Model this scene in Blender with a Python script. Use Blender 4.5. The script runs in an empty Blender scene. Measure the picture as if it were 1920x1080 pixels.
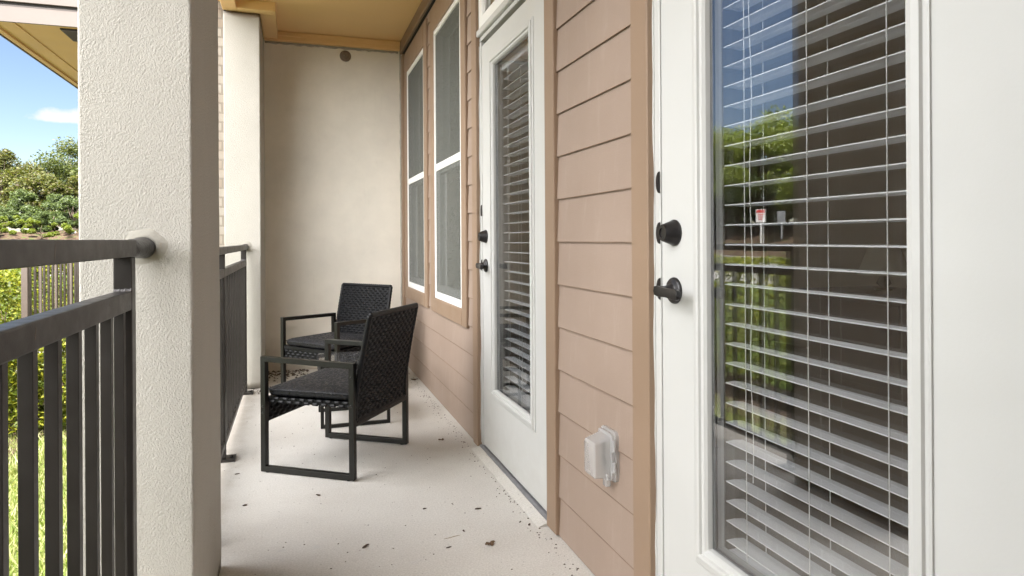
import bpy, bmesh, math, random
import numpy as np
from mathutils import Vector, Matrix

S = bpy.context.scene
COL = S.collection
R = math.radians
random.seed(4)

# ------------------------------------------------------------------ materials
def new_mat(name):
    m = bpy.data.materials.new(name)
    m.use_nodes = True
    nt = m.node_tree
    nt.nodes.clear()
    out = nt.nodes.new('ShaderNodeOutputMaterial')
    return m, nt, out

class NT:
    """tiny node helper"""
    def __init__(s, nt):
        s.nt = nt
    def n(s, typ, **kw):
        nd = s.nt.nodes.new('ShaderNode' + typ)
        for k, v in kw.items():
            if k.startswith('i_'):
                key = k[2:]
                key = int(key) if key.isdigit() else key.replace('_', ' ')
                nd.inputs[key].default_value = v
            else:
                setattr(nd, k, v)
        return nd
    def l(s, a, b):
        s.nt.links.new(a, b)
    def coord(s, kind='Object'):
        return s.n('TexCoord').outputs[kind]
    def noise(s, vec, scale, detail=4, rough=.55):
        nd = s.n('TexNoise')
        nd.inputs['Scale'].default_value = scale
        nd.inputs['Detail'].default_value = detail
        nd.inputs['Roughness'].default_value = rough
        s.l(vec, nd.inputs['Vector'])
        return nd.outputs['Fac']
    def ramp(s, fac, stops):
        nd = s.n('ValToRGB')
        els = nd.color_ramp.elements
        while len(els) > len(stops):
            els.remove(els[-1])
        while len(els) < len(stops):
            els.new(.5)
        for e, (p, c) in zip(els, stops):
            e.position = p
            e.color = (c[0], c[1], c[2], 1) if not isinstance(c, (int, float)) else (c, c, c, 1)
        s.l(fac, nd.inputs['Fac'])
        return nd.outputs['Color']
    def mix(s, fac, a, b, typ='MIX'):
        nd = s.n('Mix', data_type='RGBA', blend_type=typ)
        for sock, v in ((nd.inputs[0], fac), (nd.inputs[6], a), (nd.inputs[7], b)):
            if hasattr(v, 'is_output'):
                s.l(v, sock)
            elif isinstance(v, (int, float)):
                sock.default_value = v
            else:
                sock.default_value = (v[0], v[1], v[2], 1)
        return nd.outputs[2]
    def math(s, op, a, b=0.0, c=None):
        nd = s.n('Math', operation=op)
        for i, v in enumerate((a, b) if c is None else (a, b, c)):
            if hasattr(v, 'is_output'):
                s.l(v, nd.inputs[i])
            else:
                nd.inputs[i].default_value = v
        return nd.outputs[0]
    def bump(s, h, strength, dist, normal=None):
        nd = s.n('Bump')
        nd.inputs['Strength'].default_value = strength
        nd.inputs['Distance'].default_value = dist
        s.l(h, nd.inputs['Height'])
        if normal is not None:
            s.l(normal, nd.inputs['Normal'])
        return nd.outputs['Normal']

def principled(k, out, col, rough=.6, spec=.5, metal=0, normal=None):
    p = k.n('BsdfPrincipled')
    if hasattr(col, 'is_output'):
        k.l(col, p.inputs['Base Color'])
    else:
        p.inputs['Base Color'].default_value = (*col, 1)
    if hasattr(rough, 'is_output'):
        k.l(rough, p.inputs['Roughness'])
    else:
        p.inputs['Roughness'].default_value = rough
    p.inputs['Specular IOR Level'].default_value = spec
    p.inputs['Metallic'].default_value = metal
    if normal is not None:
        k.l(normal, p.inputs['Normal'])
    k.l(p.outputs[0], out.inputs['Surface'])
    return p

def low_grime(k, co, c, col, top, amt, sc=14):
    sx = k.n('SeparateXYZ'); k.l(co, sx.inputs[0])
    f = k.math('SUBTRACT', 1., k.math('DIVIDE', sx.outputs[2], top))
    f = k.math('ADD', f, k.math('MULTIPLY_ADD', k.noise(co, sc, 7, .7), 1.5, -1.0))
    cl = k.n('Clamp'); k.l(f, cl.inputs[0])
    return k.mix(k.math('MULTIPLY', cl.outputs[0], amt), c, col)

def paint(name, col, rough=.5, var=.06, nscale=3, bump=.0, bscale=300, spec=.4, dirt=None, grime=None):
    m, nt, out = new_mat(name)
    k = NT(nt)
    co = k.coord()
    n = k.noise(co, nscale, 6)
    lo = tuple(c * (1 - var) for c in col)
    hi = tuple(min(1, c * (1 + var)) for c in col)
    c = k.ramp(n, [(.3, lo), (.7, hi)])
    if dirt:
        dn = k.noise(co, dirt[1], 8, .7)
        df = k.ramp(dn, [(dirt[2], 0.), (dirt[2] + .08, 1.)])
        c = k.mix(k.math('MULTIPLY', df, dirt[3]), c, dirt[0])
    if grime:
        c = low_grime(k, co, c, *grime)
    nrm = None
    if bump:
        nrm = k.bump(k.noise(co, bscale, 3), bump, .002)
    rr = k.ramp(k.noise(co, nscale * 4, 4), [(.3, max(0, rough - .06)), (.7, rough + .06)])
    principled(k, out, c, rr, spec, 0, nrm)
    return m

def stucco_mat(name, col, scale=120, strength=.8, var=.05, stain=.10, dist=.004):
    m, nt, out = new_mat(name)
    k = NT(nt)
    co = k.coord()
    big = k.noise(co, 1.6, 6, .6)
    mid = k.noise(co, 9, 6, .65)
    c = k.ramp(big, [(.3, tuple(x * (1 - stain) for x in col)), (.7, tuple(min(1, x * (1 + var)) for x in col))])
    c2 = k.mix(k.ramp(mid, [(.55, 0.), (.8, .25)]), c, tuple(x * .8 for x in col))
    mus = k.noise(co, scale, 3, .5)
    mp = k.n('Mapping')
    mp.inputs['Scale'].default_value = (1, 1, .7)
    k.l(co, mp.inputs['Vector'])
    vo = k.n('TexVoronoi', feature='SMOOTH_F1')
    vo.inputs['Scale'].default_value = scale * .9
    k.l(mp.outputs[0], vo.inputs['Vector'])
    hgt = k.math('ADD', k.math('MULTIPLY', mus, .8), k.math('MULTIPLY', vo.outputs['Distance'], -.6))
    nrm = k.bump(hgt, strength, dist)
    spk = k.ramp(k.noise(co, 45, 2), [(.79, 0.), (.82, 1.)])
    c3 = k.mix(k.math('MULTIPLY', spk, .25), c2, (.12, .10, .08))
    c3 = low_grime(k, co, c3, (.30, .25, .19), .35, .35, 10)
    mp3 = k.n('Mapping'); mp3.inputs['Scale'].default_value = (9, 9, .8); k.l(co, mp3.inputs['Vector'])
    drip = k.ramp(k.noise(mp3.outputs[0], 3, 6, .7), [(.58, 0.), (.75, .22)])
    c3 = k.mix(drip, c3, tuple(x*.72 for x in col))
    principled(k, out, c3, .9, .2, 0, nrm)
    return m

M = {}
M['stucco'] = stucco_mat('stucco rough', (.465, .445, .405), 300, .75, stain=.07, dist=.0028)
M['stucco_fine'] = stucco_mat('stucco fine', (.81, .77, .69), 260, .5, stain=.15, dist=.0025)
TAN = (.44, .292, .19)
M['trim'] = paint('trim paint', (.265, .184, .126), .55, .05, 2.5, .25, 350, .3, ((.25, .16, .1), 30, .72, .35))
M['ceiling'] = paint('ceiling paint', (.80, .545, .265), .65, .04, 1.5, .2, 200, .25)
M['white_door'] = paint('white door paint', (.535, .535, .52), .38, .02, 4, .08, 180, .4, ((.36, .33, .29), 22, .70, .4), ((.34, .31, .27), .30, .30))
M['white_vinyl'] = paint('white vinyl', (.84, .84, .83), .35, .02, 5)
M['caulk'] = paint('caulk', (.39, .37, .325), .7, .12, 25, .6, 120, .3, ((.36, .29, .2), 18, .6, .5))
M['rail'] = paint('rail bronze paint', (.023, .0195, .0172), .38, .14, 7, .15, 500, .5, ((.16, .13, .11), 40, .7, .5))
M['rail_far'] = paint('neighbour rail paint', (.078, .062, .054), .5, .08, 7, .1, 300)
M['black_metal'] = paint('black hardware', (.012, .011, .012), .34, .15, 20, .1, 400, .5)
M['outlet'] = paint('outlet grey', (.30, .29, .28), .5, .05, 20)
M['weld'] = paint('dusty weld', (.13, .125, .125), .8, .3, 120)
M['drip'] = paint('drip', (.15, .115, .095), .5, .2, 80)
M['rubber'] = paint('dark rubber', (.02, .02, .024), .35, .3, 60, 1.0, 110)
M['frame'] = paint('chair frame', (.010, .0096, .008), .38, .2, 12, .3, 400, .35)
M['wicker'] = paint('wicker', (.0045, .0047, .006), .42, .3, 60, .3, 300, .25)
M['bronze'] = paint('bronze fitting', (.16, .115, .08), .4, .2, 40, .2, 200, .6)
M['slat'] = paint('blind slat', (.93, .94, .96), .4, .02, 4)
M['cord'] = paint('blind cord', (.82, .82, .80), .7, .03, 60)
M['threshold'] = paint('threshold metal', (.16, .16, .17), .4, .2, 30, .3, 150, .5)
M['lap_shade'] = paint('painted lap shade', (.235, .165, .118), .9, .25, 12)  # brown standing in for the shadow line under the laps
M['dark'] = paint('dark gap', (.02, .018, .016), .8, .2, 20)
M['room_wall'] = paint('room wall', (.50, .43, .34), .8, .03, 1)
M['room_floor'] = paint('room floor', (.20, .15, .10), .5, .15, 6)
M['wood_dark'] = paint('dark wood', (.06, .035, .022), .4, .2, 8)
M['shade_cloth'] = paint('lamp cloth', (.62, .57, .44), .8, .03, 30)
M['leaf_dry'] = paint('dry leaf', (.12, .072, .038), .7, .35, 90, .6, 200)
M['twig'] = paint('twig', (.085, .055, .04), .8, .35, 120, .6, 300)
M['twig_pale'] = paint('pale straw', (.42, .34, .23), .8, .25, 120)
M['grit'] = paint('grit', (.085, .066, .05), .9, .4, 60)
M['roofing'] = paint('roof shingle', (.17, .14, .12), .9, .2, 20, .5, 60)
M['fascia'] = paint('fascia paint', (.115, .096, .088), .55, .05, 6)
M['soffit'] = paint('soffit paint', (.50, .32, .13), .6, .06, 2, .2, 200, .2, ((.10, .07, .04), 2.2, .66, .8))
M['sign_white'] = paint('sign white', (.75, .75, .74), .4, .03, 8)
M['sign_red'] = paint('sign red', (.55, .05, .05), .4, .05, 8)
M['road'] = paint('road concrete', (.20, .195, .185), .9, .14, .8, .4, 40)
M['kerb'] = paint('kerb concrete', (.24, .23, .21), .9, .1, 2, .3, 60)
M['mulch'] = paint('mulch', (.045, .028, .018), .95, .5, 25, 1.0, 40)
M['bark_tree'] = paint('tree bark', (.10, .075, .055), .95, .3, 6, .8, 30)

def siding_mat():
    m, nt, out = new_mat('siding paint')
    k = NT(nt)
    co = k.coord()
    big = k.noise(co, 1.8, 5)
    c = k.ramp(big, [(.3, (.272, .204, .163)), (.7, (.322, .246, .200))])
    mp = k.n('Mapping')
    mp.inputs['Scale'].default_value = (1, 9, 130)
    k.l(co, mp.inputs['Vector'])
    grain = k.noise(mp.outputs[0], 2.2, 5, .6)
    sand = k.noise(co, 420, 2)
    hgt = k.math('ADD', k.math('MULTIPLY', grain, .5), k.math('MULTIPLY', sand, .7))
    c2 = k.mix(.10, c, k.ramp(sand, [(.3, (.25, .17, .12)), (.7, (.45, .35, .28))]))
    # wear marks and streaks
    mp2 = k.n('Mapping')
    mp2.inputs['Scale'].default_value = (6, 6, 1.1)
    k.l(co, mp2.inputs['Vector'])
    st = k.ramp(k.noise(mp2.outputs[0], 3, 6, .7), [(.55, 0.), (.8, .3)])
    c3 = k.mix(st, c2, (.45, .37, .31))
    principled(k, out, c3, .62, .3, 0, k.bump(hgt, .35, .0015))
    return m
M['siding'] = siding_mat()

def concrete_mat():
    m, nt, out = new_mat('balcony concrete')
    k = NT(nt)
    co = k.coord()
    big = k.noise(co, 1.1, 7, .62)
    c = k.ramp(big, [(.25, (.43, .40, .36)), (.5, (.55, .525, .485)), (.75, (.64, .62, .58))])
    wet = k.ramp(k.noise(co, 2.7, 7, .6), [(.56, 0.), (.70, .5)])
    c = k.mix(wet, c, (.44, .40, .36))
    blotch = k.ramp(k.noise(co, 6.5, 3, .5), [(.68, 0.), (.73, .35)])
    c = k.mix(blotch, c, (.42, .42, .44))
    fine = k.noise(co, 160, 4, .7)
    c = k.mix(.34, c, k.ramp(fine, [(.3, (.30, .275, .25)), (.7, (.86, .84, .80))]))
    scuff = k.ramp(k.noise(co, 14, 8, .75), [(.60, 0.), (.70, .30)])
    c = k.mix(scuff, c, (.33, .31, .30))
    sp = k.ramp(k.noise(co, 65, 2, .5), [(.725, 0.), (.75, 1.)])
    c = k.mix(k.math('MULTIPLY', sp, .55), c, (.16, .13, .10))
    # tan damp stain zone near the left edge and dirt along the wall base
    sx = k.n('SeparateXYZ')
    k.l(co, sx.inputs[0])
    dn = k.noise(co, 9, 7, .7)
    wall = k.math('SUBTRACT', k.math('MULTIPLY_ADD', sx.outputs[0], 12., -9.6), k.math('MULTIPLY', dn, 2.2))
    wf = k.n('Clamp'); k.l(wall, wf.inputs[0])
    dirtn = k.ramp(k.noise(co, 55, 5, .7), [(.45, 0.), (.62, 1.)])
    c = k.mix(k.math('MULTIPLY', wf.outputs[0], k.math('MULTIPLY', dirtn, .75)), c, (.12, .11, .10))
    st = k.math('SUBTRACT', k.math('MULTIPLY_ADD', sx.outputs[1], -2.2, 4.9), k.math('MULTIPLY', k.math('ADD', sx.outputs[0], .25), 2.4))
    st = k.math('ADD', st, k.math('MULTIPLY_ADD', k.noise(co, 5, 7, .65), 2.2, -1.3))
    sf = k.n('Clamp'); k.l(st, sf.inputs[0])
    c = k.mix(k.math('MULTIPLY', sf.outputs[0], .55), c, (.46, .36, .26))
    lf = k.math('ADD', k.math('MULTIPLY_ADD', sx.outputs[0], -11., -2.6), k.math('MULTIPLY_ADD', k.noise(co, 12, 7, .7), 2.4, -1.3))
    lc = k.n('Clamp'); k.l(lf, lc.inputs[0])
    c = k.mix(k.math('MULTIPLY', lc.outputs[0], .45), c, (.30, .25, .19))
    nrm = k.bump(k.math('ADD', fine, k.math('MULTIPLY', k.noise(co, 30, 4), .6)), .35, .003)
    rr = k.ramp(big, [(.3, .55), (.7, .8)])
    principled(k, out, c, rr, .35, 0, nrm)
    return m
M['concrete'] = concrete_mat()

def brick_mat():
    m, nt, out = new_mat('pale brick')
    k = NT(nt)
    sx = k.n('SeparateXYZ')
    k.l(k.coord(), sx.inputs[0])
    cb = k.n('CombineXYZ')
    k.l(k.math('ADD', sx.outputs[0], sx.outputs[1]), cb.inputs[0])
    k.l(sx.outputs[2], cb.inputs[1])
    b = k.n('TexBrick')
    b.inputs['Color1'].default_value = (.36, .33, .285, 1)
    b.inputs['Color2'].default_value = (.28, .23, .18, 1)
    b.inputs['Mortar'].default_value = (.20, .17, .14, 1)
    b.inputs['Scale'].default_value = 1
    b.inputs['Mortar Size'].default_value = .006
    b.inputs['Brick Width'].default_value = .203
    b.inputs['Row Height'].default_value = .0677
    k.l(cb.outputs[0], b.inputs['Vector'])
    n = k.noise(k.coord(), 14, 5)
    c = k.mix(.3, b.outputs['Color'], k.ramp(n, [(.3, (.26, .21, .165)), (.7, (.38, .35, .31))]))
    h = k.math('ADD', k.math('MULTIPLY', b.outputs['Fac'], -1), k.math('MULTIPLY', n, .3))
    principled(k, out, c, .9, .2, 0, k.bump(h, .8, .008))
    return m
M['brick'] = brick_mat()

def ground_mat():
    m, nt, out = new_mat('ground soil and grass')
    k = NT(nt)
    co = k.coord()
    sx = k.n('SeparateXYZ')
    k.l(co, sx.inputs[0])
    lawn = k.ramp(k.noise(co, 6, 6, .7), [(.3, (.06, .09, .02)), (.55, (.11, .15, .04)), (.75, (.17, .19, .07))])
    bank = k.ramp(k.noise(co, 3.5, 8, .7), [(.3, (.025, .018, .012)), (.46, (.06, .04, .028)), (.55, (.10, .07, .05)), (.60, (.05, .075, .018))])
    s = k.math('MAXIMUM', k.math('SUBTRACT', -11.2, sx.outputs[0]), k.math('SUBTRACT', sx.outputs[1], 34.))
    f = k.n('Clamp'); k.l(k.math('MULTIPLY', s, 4.), f.inputs[0])
    principled(k, out, k.mix(f.outputs[0], lawn, bank), .95, .1, 0, k.bump(k.noise(co, 22, 6), 1., .05))
    return m
M['ground'] = ground_mat()

def leaf_mat(name, cols, trans=.35, rough=.5):
    m, nt, out = new_mat(name)
    k = NT(nt)
    g = k.n('NewGeometry')
    c = k.ramp(g.outputs['Random Per Island'], [(i / (len(cols) - 1), q) for i, q in enumerate(cols)])
    p = k.n('BsdfPrincipled')
    k.l(c, p.inputs['Base Color'])
    p.inputs['Roughness'].default_value = rough
    p.inputs['Specular IOR Level'].default_value = .35
    t = k.n('BsdfTranslucent')
    k.l(k.mix(1., c, (1.25, 1.3, .55), 'MULTIPLY'), t.inputs[0])
    mx = k.n('MixShader')
    mx.inputs[0].default_value = trans
    k.l(p.outputs[0], mx.inputs[1])
    k.l(t.outputs[0], mx.inputs[2])
    k.l(mx.outputs[0], out.inputs['Surface'])
    return m
M['leaf_oak'] = leaf_mat('oak leaves', [(.03, .045, .012), (.06, .08, .02), (.10, .12, .032), (.085, .085, .035)])
M['leaf_juniper'] = leaf_mat('juniper leaves', [(.04, .055, .016), (.09, .10, .022), (.12, .125, .03), (.085, .065, .045)])
M['leaf_shrub'] = leaf_mat('shrub leaves', [(.05, .075, .03), (.085, .115, .04), (.12, .15, .06)])
M['leaf_bright'] = leaf_mat('bright leaves', [(.09, .13, .02), (.15, .19, .03), (.20, .22, .045)], .45)
M['leaf_hedge'] = leaf_mat('hedge leaves', [(.05, .075, .012), (.11, .14, .018), (.19, .205, .025), (.26, .25, .03)], .45)
M['grass'] = leaf_mat('grass blades', [(.13, .18, .04), (.23, .28, .08), (.32, .34, .15), (.40, .38, .24)], .45)

def glass_mat(name, boost=1.0, tint=(.93, .95, .94), bias=.03):
    m, nt, out = new_mat(name)
    k = NT(nt)
    fr = k.n('Fresnel')
    fr.inputs['IOR'].default_value = 1.52
    f = k.n('Clamp'); k.l(k.math('MULTIPLY_ADD', fr.outputs[0], boost, bias), f.inputs[0])
    t = k.n('BsdfTransparent')
    t.inputs[0].default_value = (*tint, 1)
    g = k.n('BsdfGlossy')
    g.inputs['Roughness'].default_value = 0.0
    g.inputs['Color'].default_value = (1, 1, 1, 1)
    mx = k.n('MixShader')
    k.l(f.outputs[0], mx.inputs[0]); k.l(t.outputs[0], mx.inputs[1]); k.l(g.outputs[0], mx.inputs[2])
    k.l(mx.outputs[0], out.inputs['Surface'])
    return m
M['glass'] = glass_mat('door glass', .40, (.985, .99, .99), .16)
M['glass_win'] = glass_mat('window glass', 1.6, (.8, .84, .8), .03)

def screen_mat():
    m, nt, out = new_mat('insect screen')
    k = NT(nt)
    co = k.coord()
    d = k.n('BsdfDiffuse')
    d.inputs[0].default_value = (.16, .16, .165, 1)
    k.l(k.ramp(k.noise(co, 160, 3), [(.3, (.085, .088, .08)), (.7, (.165, .17, .155))]), d.inputs[0])
    t = k.n('BsdfTransparent')
    mx = k.n('MixShader')
    mx.inputs[0].default_value = .74
    k.l(t.outputs[0], mx.inputs[1]); k.l(d.outputs[0], mx.inputs[2])
    k.l(mx.outputs[0], out.inputs['Surface'])
    return m
M['screen'] = screen_mat()

def plastic_mat():
    m, nt, out = new_mat('clear cloudy plastic')
    k = NT(nt)
    p = k.n('BsdfPrincipled')
    p.inputs['Base Color'].default_value = (.62, .62, .62, 1)
    p.inputs['Roughness'].default_value = .18
    t = k.n('BsdfTransparent')
    t.inputs[0].default_value = (.9, .9, .9, 1)
    mx = k.n('MixShader')
    mx.inputs[0].default_value = .40
    k.l(t.outputs[0], mx.inputs[1]); k.l(p.outputs[0], mx.inputs[2])
    k.l(mx.outputs[0], out.inputs['Surface'])
    return m
M['plastic'] = plastic_mat()

def cushion_mat():
    m, nt, out = new_mat('cushion cloth')
    k = NT(nt)
    co = k.coord()
    sp = k.noise(co, 170, 3, .6)
    c = k.ramp(sp, [(.35, (.0045, .0047, .007)), (.6, (.009, .0095, .0125)), (.72, (.028, .028, .032))])
    rr = k.ramp(k.noise(co, 75, 3, .6), [(.5, .75), (.62, .22)])
    principled(k, out, c, rr, .5, 0, k.bump(sp, .5, .003))
    return m
M['cushion'] = cushion_mat()

def wet_top_mat():
    m, nt, out = new_mat('wet glass table top')
    k = NT(nt)
    co = k.coord()
    n = k.noise(co, 62, 2, .6)
    p = principled(k, out, (.014, .014, .016), .08, 1.0, 0, k.bump(k.ramp(n, [(.42, 0.), (.58, 1.)]), 1., .008))
    p.inputs['Coat Weight'].default_value = .6
    return m
M['wet_top'] = wet_top_mat()

# ------------------------------------------------------------------ mesh builder
class MB:
    def __init__(s):
        s.v = []; s.f = []
    def add(s, verts, faces):
        o = len(s.v)
        s.v += [tuple(p) for p in verts]
        s.f += [tuple(i + o for i in q) for q in faces]
        return s
    def box(s, x0, x1, y0, y1, z0, z1):
        if x0 > x1: x0, x1 = x1, x0
        if y0 > y1: y0, y1 = y1, y0
        if z0 > z1: z0, z1 = z1, z0
        return s.add([(x0,y0,z0),(x1,y0,z0),(x1,y1,z0),(x0,y1,z0),(x0,y0,z1),(x1,y0,z1),(x1,y1,z1),(x0,y1,z1)],
              [(0,3,2,1),(4,5,6,7),(0,1,5,4),(1,2,6,5),(2,3,7,6),(3,0,4,7)])
    def prism_y(s, poly, y0, y1):
        """polygon in (x, z), counter-clockwise seen from -y, swept along y"""
        n = len(poly)
        vs = [(x, y0, z) for x, z in poly] + [(x, y1, z) for x, z in poly]
        fs = [tuple(range(n)), tuple(range(2*n-1, n-1, -1))]
        fs += [(i, i+n, (i+1) % n + n, (i+1) % n) for i in range(n)]
        return s.add(vs, fs)
    def loops(s, loops, cap0=False, cap1=False):
        """list of closed loops with equal vertex count"""
        n = len(loops[0]); vs = []
        for L in loops: vs += list(L)
        fs = []
        for a in range(len(loops) - 1):
            for i in range(n):
                j = (i + 1) % n
                fs.append((a*n+i, a*n+j, (a+1)*n+j, (a+1)*n+i))
        if cap0: fs.append(tuple(reversed(range(n))))
        if cap1: fs.append(tuple(range((len(loops)-1)*n, len(loops)*n)))
        return s.add(vs, fs)
    def rects(s, items, **kw):
        """rings lying in planes x = const: (y0, y1, z0, z1, x)"""
        return s.loops([[(x,y1,z0),(x,y0,z0),(x,y0,z1),(x,y1,z1)] for y0,y1,z0,z1,x in items], **kw)
    def lathe(s, base, axis, prof, n=24, cap=True):
        a = Vector(axis).normalized(); base = Vector(base)
        u = a.orthogonal().normalized(); w = a.cross(u)
        L = []
        for t, r in prof:
            L.append([base + a*t + (u*math.cos(2*math.pi*i/n) + w*math.sin(2*math.pi*i/n))*r for i in range(n)])
        return s.loops(L, cap0=cap, cap1=cap)
    def tube(s, pts, r, n=8, r_end=None):
        pts = [Vector(p) for p in pts]; L = []
        for i, p in enumerate(pts):
            t = (pts[min(i+1, len(pts)-1)] - pts[max(i-1, 0)]).normalized()
            u = t.cross(Vector((.31, .17, .93))).normalized()
            w = t.cross(u)
            rr = r if r_end is None else r + (r_end - r) * i / max(1, len(pts)-1)
            L.append([p + (u*math.cos(2*math.pi*k/n) + w*math.sin(2*math.pi*k/n))*rr for k in range(n)])
        return s.loops(L, cap0=True, cap1=True)
    def build(s, name, mat, parent=None, origin=None, bevel=0, seg=1, smooth=False, auto=None):
        me = bpy.data.meshes.new(name)
        o = Vector((0, 0, 0))
        if origin is not None: o = Vector(origin)
        elif parent is not None: o = root_of(parent).location.copy()
        me.from_pydata([tuple(Vector(p) - o) for p in s.v], [], s.f)
        bm = bmesh.new(); bm.from_mesh(me)
        bmesh.ops.recalc_face_normals(bm, faces=bm.faces)
        if bevel:
            ed = [e for e in bm.edges if len(e.link_faces) == 2 and e.calc_face_angle(0) > R(25)]
            bmesh.ops.bevel(bm, geom=ed, offset=bevel, segments=seg, profile=.6, affect='EDGES', clamp_overlap=True)
        bm.to_mesh(me); bm.free()
        if smooth:
            me.polygons.foreach_set('use_smooth', [True]*len(me.polygons))
            if auto: me.set_sharp_from_angle(angle=R(auto))
        me.materials.append(mat)
        ob = bpy.data.objects.new(name, me); COL.objects.link(ob)
        if parent is not None: ob.parent = parent
        else: ob.location = o
        return ob

def root_of(o):
    while o.parent is not None: o = o.parent
    return o

def thing(name, loc, label, cat, group=None, rz=0):
    o = bpy.data.objects.new(name, None); COL.objects.link(o)
    o.empty_display_size = .1
    o.location = loc; o.rotation_euler = (0, 0, rz)
    return tag(o, label, cat, group)

def tag(o, label=None, cat=None, group=None, kind=None):
    if label: o['label'] = label
    if cat: o['category'] = cat
    if group: o['group'] = group
    if kind: o['kind'] = kind
    return o

def np_mesh(name, verts, nper, mat, parent=None, origin=(0,0,0)):
    """verts: (n*nper,3) array of separate polygons"""
    verts = np.asarray(verts, dtype=np.float32) - np.asarray(origin, dtype=np.float32)
    nv = len(verts); nf = nv // nper
    me = bpy.data.meshes.new(name)
    me.vertices.add(nv); me.vertices.foreach_set('co', verts.ravel())
    me.loops.add(nv); me.loops.foreach_set('vertex_index', np.arange(nv, dtype=np.int32))
    me.polygons.add(nf); me.polygons.foreach_set('loop_start', np.arange(0, nv, nper, dtype=np.int32))
    me.update(); me.validate()
    me.materials.append(mat)
    ob = bpy.data.objects.new(name, me); COL.objects.link(ob)
    if parent is not None: ob.parent = parent
    else: ob.location = origin
    return ob

def leaves(rng, cen, size, aspect=.5, up=.3, droop=0.):
    """diamond shaped leaves at the given centres"""
    n = len(cen)
    d = rng.normal(size=(n, 3)); d[:, 2] = d[:, 2]*.7 - droop
    d /= np.linalg.norm(d, axis=1)[:, None]
    nn = rng.normal(size=(n, 3)); nn[:, 2] += up
    b = np.cross(d, nn); b /= (np.linalg.norm(b, axis=1)[:, None] + 1e-6)
    L = (size * rng.uniform(.6, 1.3, n))[:, None]
    W = L * aspect * .5
    v = np.stack([cen - d*L*.5, cen + b*W, cen + d*L*.5, cen - b*W], axis=1)
    return v.reshape(-1, 3)

# ------------------------------------------------------------------ key planes
XS = .897          # siding plane
XC = .880          # face of casings
XD = .905          # face of doors
Z0 = -.65          # lawn level
YF = 5.75          # stucco end wall
CEIL = 2.775
YB = -1.3          # end of the balcony behind the camera

# ------------------------------------------------------------------ floor, ground, road
b = MB().box(-.50, 1.0, -.60, YF, -.22, 0)
floor = b.build('balcony_floor', M['concrete'], bevel=.006)
tag(floor, kind='structure')

def sst(a, b_, x):
    t = min(1, max(0, (x - a) / (b_ - a)))
    return t*t*(3 - 2*t)
def terrain(x, y):
    z = Z0 + 1.0 * sst(-3.4, -4.8, x)
    s = max(-11.15 - x, y - 34.0)
    if s > 0:
        z += min(1.25, .33*s) + .35*sst(0, 60, s) * (1 if s > 4 else s/4)
        z += .10*math.sin(x*1.3 + y*.7) * min(1, s/3)
    return z
xs = [-220,-160,-110,-80,-60,-45,-36,-30] + [-26 + .75*i for i in range(20)] + [-11.16,-11.0,-9.5,-8,-6.5,-5.2,-4.8,-4.6,-4.4,-4.2,-4,-3.8,-3.6,-3.4,-3.2,-2.6,-2,-1.2,-.4,1,6,14,30,60,120,220]
ys = [-220,-120,-60,-30,-15,-8,-4,-2,0,1,2,3,4,5,6,8,10,13,16,20,24,28,31,33,33.9,34.05,35,36,37,38,39,40,42,44,47,50,55,60,70,90,130,220]
xs = sorted(set(xs))
vs = [(x, y, terrain(x, y)) for y in ys for x in xs]
nx = len(xs)
fs = [(j*nx+i, j*nx+i+1, (j+1)*nx+i+1, (j+1)*nx+i) for j in range(len(ys)-1) for i in range(nx-1)]
ground = MB().add(vs, fs).build('ground', M['ground'], smooth=True)
tag(ground, kind='structure')
b = MB()
b.add([(-11.0,-60,.354),(-4.85,-60,.354),(-4.85,33.9,.354),(-11.0,33.9,.354)], [(0,1,2,3)])
tag(b.build('road', M['road']), kind='structure')
b = MB().box(-11.16,-11.0,-60,34.06,.2,.50).box(-11.0,-4.7,33.9,34.06,.2,.50)
tag(b.build('kerb', M['kerb'], bevel=.015), kind='structure')
tag(MB().box(-2.9, -1.0, 6.72, 7.3, Z0-.05, Z0+.02).build('mulch_bed', M['mulch']), kind='structure')
# mulch bed under the hedge
b = MB()
gx = np.linspace(-3.35, -2.12, 10); gy = np.linspace(-3, 12, 70)
vs = [(x + .05*math.sin(y*5+x), y, Z0 + .012 + .03*random.random()) for y in gy for x in gx]
fs = [(j*10+i, j*10+i+1, (j+1)*10+i+1, (j+1)*10+i) for j in range(69) for i in range(9)]
tag(b.add(vs, fs).build('mulch_bed', M['mulch']), kind='structure')

rng = np.random.default_rng(11)
# lawn of grass and small weeds
n = 90000
gx_ = rng.uniform(-2.45, -.52, n); gy_ = rng.uniform(.2, 11, n)
keep = rng.uniform(size=n) < np.clip(1.25 - gy_*.07, .3, 1)
gx_, gy_ = gx_[keep], gy_[keep]; n = len(gx_)
h = rng.uniform(.03, .085, n); a = rng.uniform(0, 6.283, n); w = rng.uniform(.004, .010, n)
lean = rng.uniform(.1, 1.1, n) * h; la = rng.uniform(0, 6.283, n)
base = np.stack([gx_, gy_, np.full(n, Z0 - .005)], 1)
side = np.stack([np.cos(a)*w, np.sin(a)*w, np.zeros(n)], 1)
tip = base + np.stack([np.cos(la)*lean, np.sin(la)*lean, h], 1)
gv = np.stack([base - side, base + side, tip], 1).reshape(-1, 3)
tag(np_mesh('lawn_grass', gv, 3, M['grass']), 'short sunlit grass between the balcony and the hedge', 'grass', kind='stuff')

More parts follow.
